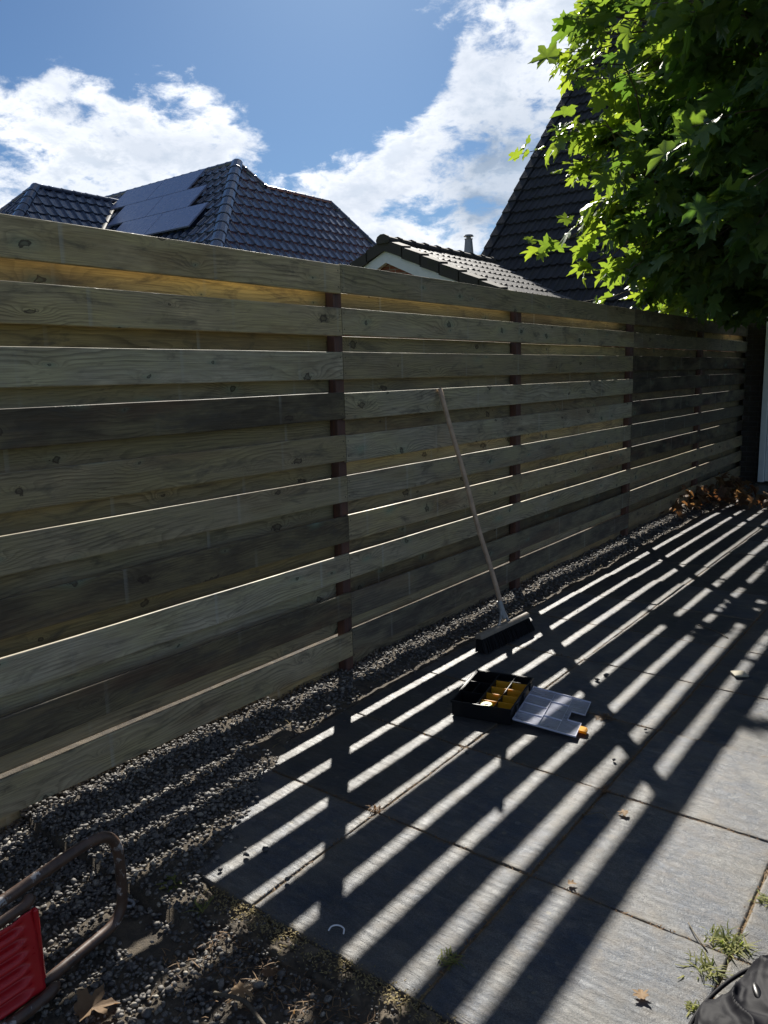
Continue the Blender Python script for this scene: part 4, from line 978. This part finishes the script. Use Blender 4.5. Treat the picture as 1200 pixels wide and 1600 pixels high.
# ------------------------------------------------------------------ small things on the ground
def one_leaf(name, x, y, z, size, yaw, label, group=None, tilt=.10, mat=None, tone=.6, curl=.25):
    r = np.random.default_rng(int(x * 1000 + y * 77)); nn = np.array([[r.normal(0, tilt), r.normal(0, tilt), 1.0]]); td = np.array([[math.cos(yaw), math.sin(yaw), 0.05]])
    me = leaves_mesh(name, np.array([[0, 0, .0]]), nn, td, np.array([size]), np.array([tone]), curl, .5)
    zs = min(v.co.z for v in me.vertices); 
    for v in me.vertices: v.co.z -= zs
    o = link(name, me, mat or M_dry, None, (x, y, z)); return tag(o, label, 'leaf', group)
one_leaf('dry_leaf', 1.92, 1.61, .004, .035, 2.0, 'small pale dry leaf on the sunlit slab near the bottom edge', tone=.95)
one_leaf('dry_leaf', 1.603, 1.905, .004, .026, .6, 'tiny pale dry leaf on a slab joint left of the wide shadow band', tone=.95)
one_leaf('dry_leaf', 1.613, 2.349, .004, .036, 3.2, 'curled dry leaf where the last light stripe begins', tone=.8)
one_leaf('dry_leaf', .86, .80, -.012, .10, 1.1, 'large grey-brown dead leaf on the gravel beside the tube frame', tone=.55)
one_leaf('dry_leaf', 1.10, 1.075, -.012, .06, .3, 'pale crumpled dead leaf in the dry grass below the edging', tone=1.0)
one_leaf('dry_leaf', 1.14, 1.15, -.012, .045, 1.7, 'brown folded dead leaf beside the mossy concrete edging', tone=.3)
one_leaf('dry_leaf', 1.34, 1.08, -.012, .05, 2.7, 'brown dead leaf at the bottom edge right of the gravel', tone=.4)
# heap of fallen leaves at the far end
r = np.random.default_rng(21)
k = 0
while k < 90:
    x = r.uniform(-.05, 1.0); y = r.uniform(7.2, 10.4)
    w = math.exp(-((x - .08) / .14) ** 2) * (y > 7.6) + 1.0 * math.exp(-((y - 8.75 - .2 * x) / .33) ** 2) * (x > .25) * (x < .85)
    if r.random() > w: continue
    one_leaf('fallen_leaf', x, y, r.uniform(.0, .05), r.uniform(.09, .17), r.uniform(0, 6.28), 'curled brown fallen leaf in the heap at the far end of the fence', 'fallen leaves heaped at the far end', .55, tone=r.random() * .7, curl=1.0); k += 1
def pebble(x, y, z, s, label, group=None, tone=.05):
    me = rocks('pebble', np.array([[0, 0, s * .5]]), np.array([s]), M_stone, .8, int(x * 977 + y * 131), np.array([tone])); o = link('pebble', me, M_stone, None, (x, y, z)); return tag(o, label, 'pebble', group)
pebble(1.098, 3.471, .002, .014, 'dark pebble in a light stripe beyond the organizer lid, the farther of two')
pebble(1.082, 3.392, .002, .013, 'dark pebble in a light stripe beyond the organizer lid, the nearer of two')
pebble(1.439, 2.679, .002, .012, 'lone dark pebble in the light stripe below the yellow latch')
pebble(.95, 2.414, .002, .011, 'dark pebble in a light stripe just below the organizer box')
pebble(1.45, 3.0, .002, .010, 'small dark pebble in the broad light patch on the right of the patio')
pebble(.762, 1.508, .002, .012, 'round dark pebble at the edge of a stripe near the gravel corner')
for i, (x, y) in enumerate([(.562, 1.581), (.578, 1.524), (.737, 1.45), (.724, 1.355), (.71, 1.47), (.925, 1.44), (.64, 1.50), (.48, 1.75), (.52, 1.70), (.60, 1.66)]):
    pebble(x, y, .004, .009 + .0015 * (i % 3), 'small grey stray pebble on the slab beside the gravel corner', 'stray pebbles beside the gravel')
tube_ct = tube('cable_tie', smooth_path([(1.165, 1.352, .006), (1.163, 1.368, .008), (1.175, 1.382, .007), (1.195, 1.380, .008), (1.206, 1.366, .006)], 4), .0022, M_whiteplastic, None, 6)
tag(tube_ct, 'curved white plastic cable tie offcut on the shaded slab', 'cable tie')
bm = bmesh.new(); add_box(bm, (1.585, 3.80, .004), (1.65, 3.865, .014), .002, Matrix.Rotation(R(35), 3, 'Z')); tg = link('tile_offcut', bm_mesh('tile_offcut', bm), M_tan); tag(tg, 'flat square tan tile offcut lying on the shaded slab at the right', 'tile')
ring = tube('plastic_ring', [(.605 + .020 * math.cos(a_ * .75), 1.115 + .012 * math.sin(a_ * .75), -.012) for a_ in range(9)], .0045, simple('pale_grey_plastic', (.20, .205, .215), .7), None, 8)
tag(ring, 'pale grey oval plastic ring half sunk in the gravel beside the tube frame', 'plastic ring')
def twig(pts, rad, label, mat=M_bark):
    o = tube('twig', smooth_path(pts, 3), rad, mat, None, 5); return tag(o, label, 'twig')
twig([(1.08, 1.03, .004), (1.16, 1.05, .012), (1.22, 1.04, .01), (1.30, 1.02, .004)], .005, 'thick brown twig lying in the litter below the edging')
twig([(1.50, 2.26, .006), (1.54, 2.30, .012), (1.57, 2.29, .006)], .0016, 'thin dark forked twig in the shade beside the curled dry leaf')
twig([(1.44, 4.35, .004), (1.36, 4.42, .008), (1.24, 4.50, .004)], .003, 'long thin twig on the shaded slabs at the far right')
twig([(2.00, 1.86, .006), (1.96, 1.90, .008), (1.93, 1.94, .004)], .0018, 'short twig on the sunlit slab beside the weed by the bag')
# dry grass and straw litter
def straws(name, n, region, zf, L, mat, label, cat, up=.25, w=.0012, seed=3, kind='stuff'):
    r = np.random.default_rng(seed); V = []; F = []; T_ = []
    for i in range(n):
        x, y = region(r); z = zf(x, y); a_ = r.uniform(0, 6.28); l = r.uniform(.4, 1) * L; el = abs(r.normal(0, up)); d = np.array([math.cos(a_) * math.cos(el), math.sin(a_) * math.cos(el), math.sin(el)]); s = np.array([-math.sin(a_), math.cos(a_), 0]) * w * r.uniform(.6, 1.6)
        p0 = np.array([x, y, z]); b_ = r.normal(0, .15 * l, 3) * np.array([1, 1, .2]); k0 = len(V)
        p1 = p0 + d * l * .5 + b_ * .5; p2 = p0 + d * l + np.array([0, 0, -.35 * l * max(0, el)])
        p2[2] = max(p2[2], z); V += [p0 - s, p0 + s, p1 - s, p1 + s, p2 - s * .3, p2 + s * .3]; F += [(k0, k0 + 1, k0 + 3, k0 + 2), (k0 + 2, k0 + 3, k0 + 5, k0 + 4)]; T_ += [r.random()] * 6
    o = link(name, npmesh(name, np.array(V), np.array(F), False, {'tone': np.array(T_)}), mat)
    return tag(o, label, cat, None, kind) if kind else o
def zb_(x, y): return float(bedz(np.array(x), np.array(y))) + .010
straws('dry_grass', 520, lambda r: (r.uniform(.85, 1.7), 1.22 - abs(r.normal(0, .13))), zb_, .038, M_dry, 'dry straw and dead grass litter beside the concrete edging', 'dry grass', .4, .0010, 4)
straws('root_litter', 260, lambda r: (r.uniform(.05, .33), r.uniform(1.9, 9)), zb_, .045, M_straw, 'dry roots and straw along the slab edge', 'litter', .3, .0011, 5)
straws('moss', 1500, lambda r: (r.uniform(.75, 1.75), 1.285 + r.normal(0, .022)), lambda x, y: -.006, .012, M_straw, 'dry moss growing in the gap along the patio edge', 'moss', .8, .0014, 6)
def jreg(r):
    if r.random() < .5: return (r.choice([.915, 1.49, 1.49, 2.05]) + r.normal(0, .0045), r.uniform(1.35, 5))
    return (r.uniform(.4, 2.3), r.choice(YS[1:6]) + r.normal(0, .003))
straws('joint_litter', 3200, jreg, lambda x, y: -.003, .015, M_dry, 'brown crumbs and dead moss in the slab joints', 'litter', .6, .0012, 8)
def weed(x, y, n, L, mat, label, seed, up=.8, spread=.02, w=.0016, z=.0):
    o = straws('weed', n, lambda r: (x + r.normal(0, spread), y + r.normal(0, spread)), lambda a_, b_: z, L, mat, None, None, up, w, seed, None)
    tag(o, label, 'weed')
weed(2.035, 1.925, 120, .055, M_weed, 'sprawling green-yellow weed tuft in the slab joint above the black bag', 31, .6, .02)
weed(2.01, 1.80, 90, .045, M_weed, 'second green-yellow weed tuft touching the top of the black bag', 32, .6, .018)
weed(2.03, 1.66, 60, .03, M_weed, 'small yellowish grass tuft at the left side of the black bag', 39, .6, .012)
weed(.90, 1.893, 34, .035, M_dry, 'small reddish dried weed at a slab joint crossing', 33, .8, .008)
weed(1.49, 2.46, 36, .028, M_dry, 'dark brown moss tuft where two light stripes cross a slab joint', 34, .5, .012)
weed(.655, 1.235, 26, .05, M_weed, 'low dark green weed in the gravel near the patio corner', 35, .4, .008, .006, .0)
weed(.80, 1.22, 14, .07, M_weed, 'sparse green grass blades beside the concrete edging', 36, 1.0, .008, .0016, -.01)
weed(1.48, 1.46, 40, .04, M_weed, 'flat dark weed in the shaded slab joint near the bottom', 37, .3, .012)
weed(2.07, 2.16, 40, .035, M_weed, 'dry pale grass tuft at the right edge of the photo', 38, .5, .012)
weed(1.26, 3.03, 60, .03, M_dry, 'dark mossy patch in the notch of the organizer lid', 40, .3, .02)
# lawn blades behind the fence
straws('lawn_grass', 16000, lambda r: (-.18 - abs(r.normal(0, 1.3)), r.uniform(-1, 12)), lambda x, y: -.09, .11, M_weed, 'sunlit lawn grass behind the fence', 'grass', 1.0, .0035, 41)
